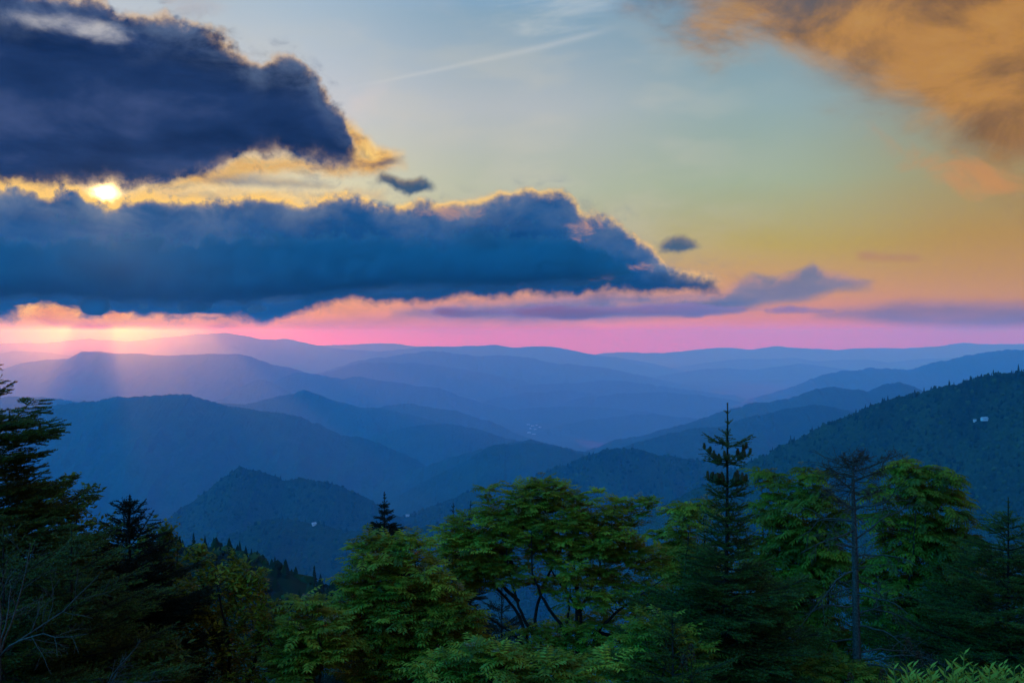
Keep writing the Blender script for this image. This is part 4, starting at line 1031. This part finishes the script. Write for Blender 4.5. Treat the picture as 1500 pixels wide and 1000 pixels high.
# ------------------------------------------------------------------ small-leaved trees and bushes on the left
SL = dict(kind='simple', leaf=(.062, .42), per=16, stem_r=.022)
broadleaf('dark broad-leaved tree with lobed clumps behind the big dark fir', 12,
  [[(110,1040),(112,900),(115,800),(128,725)], [(112,1040),(140,880),(150,770)], [(108,1040),(85,880),(95,720)]],
  [(131,718,20,9),(112,742,26,16),(146,758,18,11),(98,700,16,10),(160,790,34,20),(92,785,38,36),(70,730,30,30),(140,840,50,36)], 260, 51, mat=BUSH, name='broadleaf_tree', tint=(0, .5), kind='simple', leaf=(.075, .45), per=16, stem_r=.03)
broadleaf('shaded broad-leaved tree between the slim dark fir and the olive thicket', 11,
  [[(245,1040),(245,900),(240,775)], [(247,1040),(262,900),(258,805)]],
  [(240,773,22,13),(222,798,28,20),(258,806,20,16),(246,846,34,28),(225,890,40,34),(270,880,30,30)], 210, 52, mat=BUSH, name='broadleaf_tree', tint=(0, .5), kind='simple', leaf=(.07, .45), per=16, stem_r=.026)
broadleaf('broad yellow olive thicket of fine twigs and tiny leaves', 9,
  [[(330,1060),(320,960),(300,870),(285,808)], [(335,1060),(340,940),(325,830)], [(340,1060),(375,940),(365,850)], [(345,1060),(405,960),(405,900)], [(325,1060),(275,960),(268,900)]],
  [(284,803,15,9),(322,826,36,20),(362,846,34,20),(302,866,50,28),(384,893,36,30),(332,925,66,36),(408,935,32,36),(270,915,44,40),(362,985,75,26),(280,985,60,26)], 520, 53, mat=BUSH, name='thicket', cat='bush', tint=(.15, 1.0), **SL)
broadleaf('deep shaded bush at the foot of the low bushy fir', 7.2,
  [[(160,1080),(165,1010),(170,950)], [(165,1080),(220,1000)], [(155,1080),(100,1000)]],
  [(170,950,60,30),(230,965,45,30),(100,975,60,30),(190,1000,80,25),(30,985,60,30)], 260, 54, mat=BUSH, name='bush', cat='bush', tint=(0, .3), **SL)

# ------------------------------------------------------------------ dead fir
def dead_fir():
    rg = np.random.default_rng(61); D = 9.0
    base = at(1256, 1090, D); base[2] = min(base[2], ground_z(base[0], D)); O = base.copy()
    root = thing('dead_fir', 'bare dead fir with grey broken twigs and a rusty brown flat top', 'tree', O)
    pts = np.array([base]+[at(x, y, D) for x, y in ((1256,1000),(1254,900),(1252,800),(1250,730),(1249,690),(1250,668))])
    tr = Geo(); tr.tube(pts, [.050, .041, .034, .026, .018, .012, .005], 8)
    # stub ends and rough bark knots on the trunk
    for k in range(60):
        t = rg.uniform(.1, .95); p = np.array([np.interp(t, np.linspace(0, 1, 7), pts[:, i]) for i in range(3)])
        a = rg.uniform(0, 6.28); tr.tube(np.stack([p, p+np.array([math.cos(a), math.sin(a), .15])*rg.uniform(.05, .14)]), np.array([.006, .002]), 3)
    tr.build('trunk', GREY, root, O, smooth=True)
    g = Geo()
    for k in range(46):
        t = rg.uniform(.38, .97); p = np.array([np.interp(t, np.linspace(0, 1, 7), pts[:, i]) for i in range(3)]); a = rg.uniform(0, 6.28)
        twiggy(g, p, np.array([math.cos(a), math.sin(a)*.6, rg.uniform(-.25, .45)]), rg.uniform(.18, .5), .0045, 2, rg, .4, .3, 4)
    g.build('twigs', GREY, root, O, smooth=True)
    tips = []; rust = Geo()
    tops = [((1250,700),(1196,678)),((1251,720),(1214,690)),((1250,690),(1322,672)),((1250,705),(1302,688)),((1250,680),(1262,664)),((1250,690),(1228,668)),((1250,735),(1290,712)),((1250,745),(1205,722)),((1251,675),(1282,668))]
    for a, b in tops:
        g = Geo(); p = at(*a, D); q = at(*b, D+rg.normal(0, .12)); tt = twiggy(g, p, q-p, np.linalg.norm(q-p), .010, 2, rg, .16, -.1, 6)
        tips += tt; g.build('branch', GREY, root, O, smooth=True)
    lows = [((1252,765),(1150,735)),((1252,775),(1190,790)),((1252,790),(1335,770)),((1252,800),(1180,830)),((1253,815),(1345,805)),((1253,835),(1150,860)),((1253,850),(1320,830)),((1253,870),(1340,880)),((1254,885),(1180,905)),((1254,900),(1330,860)),((1254,915),(1350,905)),((1254,935),(1165,960)),((1255,955),(1380,965)),((1255,965),(1350,935)),((1255,970),(1390,985)),((1255,985),(1170,990)),((1252,745),(1305,742)),((1253,860),(1205,845))]
    for a, b in lows:
        g = Geo(); p = at(*a, D); q = at(*b, D+rg.normal(-.1, .35)); twiggy(g, p, q-p, np.linalg.norm(q-p)*rg.uniform(1.0, 1.3), .0095, 3, rg, .36, .4, 5)
        g.build('branch', GREY, root, O, smooth=True)
    P = np.concatenate([np.repeat(np.array([t[0] for t in tips]), 26, 0)]); Dv = np.repeat(np.array([t[1] for t in tips]), 26, 0)
    n = len(P); P = P-Dv*(rg.random(n)*.16)[:, None]
    rust.needles(P, Dv*.6+unit(rg.normal(size=(n, 3)))*.8, .017*rg.uniform(.7, 1.2, n), .0035, rg.random(n)*.7, rg)
    rust.build('crown', RUST, root, O)
dead_fir()
def bare_shrub(label, px, py, D, seed, n=7, h=.9, spread=.8, droop=.1):
    rg = np.random.default_rng(seed); p = at(px, py, D); O = np.array([p[0], p[1], min(p[2], ground_z(p[0], p[1]))])
    root = thing('bare_shrub', label, 'shrub', O)
    for k in range(n):
        g = Geo(); a = rg.uniform(0, 6.28); d = np.array([math.cos(a)*spread, math.sin(a)*spread*.6, 1])
        g.tube(np.stack([O, p]), .008, 4); twiggy(g, p, d, h*rg.uniform(.6, 1.2), .007, 2, rg, .3, droop, 6); g.build('branch', GREY, root, O, smooth=True)
bare_shrub('pale leafless twigs tangled at the very edge under the big dark fir', 0, 960, 5.6, 71, 9, .75, 1.3)
bare_shrub('thin leafless grey sprig low in front of the shaded bush', 150, 1030, 6, 72, 6, .42, .9)
bare_shrub('leafless twigs tangled in front of the dead fir foot', 1330, 1040, 7.6, 73, 6, .5, 1.1)

# ------------------------------------------------------------------ bright foreground shrub and rusty flower spikes
def bright_shrub():
    rg = np.random.default_rng(81); O = at(1415, 1120, 4.2); O[2] = min(O[2], ground_z(O[0], O[1]))
    root = thing('leafy_shrub', 'bright yellow green shrub with long pointed leaves in the bottom corner', 'shrub', O)
    st = Geo(); lf = Geo()
    tops = [(1412,950),(1385,975),(1440,972),(1470,965),(1496,985),(1350,985),(1328,995),(1400,985),(1425,990),(1455,988),(1370,998),(1480,998),(1310,1002),(1440,1005),(1405,1010),(1500,1000),(1342,978),(1395,962),(1426,968),(1456,980),(1486,972),(1364,985),(1412,998),(1466,1002)]
    tops += [(rg.uniform(1305, 1525), rg.uniform(968, 1015)) for _ in range(46)]
    for (x, y) in tops:
        q = at(x, y+8, 4.2+rg.normal(0, .22)); c = curve3(O+rg.normal(0, .12, 3)*[1, 1, 0], np.array([q[0]*.6+O[0]*.4, q[1], (q[2]+O[2])/2]), q, 9)
        st.tube(c, np.linspace(.006, .002, 9), 5)
        ax = unit(c[-1]-c[-3]); 
        for k in range(9):
            p = c[-1]-ax*.028*k; a0 = k*1.57+rg.uniform(0, .5)
            for s in (0, math.pi):
                a = a0+s; out = np.array([math.cos(a), math.sin(a), 0]); up = .95-.11*k+rg.normal(0, .12)
                L = (.040+.035*min(k, 3)/3)*rg.uniform(.6, 1.25)
                lf.leaves(p[None], (out+UP*up)[None], (UP-out*.5)[None], L, L*.30, np.array([np.clip(.95-.09*k+rg.normal(0, .1), 0, 1)]), .10)
    st.build('stem', BUSH, root, O, smooth=True); lf.build('foliage', BRIGHT, root, O)
bright_shrub()
def spike(px, py, D, label, seed, group):
    rg = np.random.default_rng(seed); q = at(px, py, D); O = np.array([q[0]+rg.normal(0, .05), q[1], min(q[2]-.7, ground_z(q[0], q[1]))])
    root = thing('flower_spike', label, 'wildflower', O, group)
    g = Geo(); c = curve3(O, (O+q)/2+rg.normal(0, .04, 3), q, 8); g.tube(c, np.linspace(.005, .002, 8), 4); g.build('stem', BARK, root, O)
    f = Geo(); n = 150; z = rg.random(n); r = .022*(1-z)**.6+.004; a = rg.uniform(0, 6.28, n)
    P = q+np.stack([np.cos(a)*r, np.sin(a)*r, -.10+z*.12], -1)
    f.leaves(P, np.stack([np.cos(a), np.sin(a), np.full(n, .8)], -1), UP+rg.normal(0, .5, (n, 3)), .014, .011, rg.random(n), .1); f.build('flower_head', RUST, root, O)
for i, (x, y) in enumerate([(1330,938),(1346,958),(1293,985),(1246,990),(1012,948),(1001,962)]):
    spike(x, y, 7, 'rusty brown flower spike among the low plants', 90+i, 'rusty flower spikes')
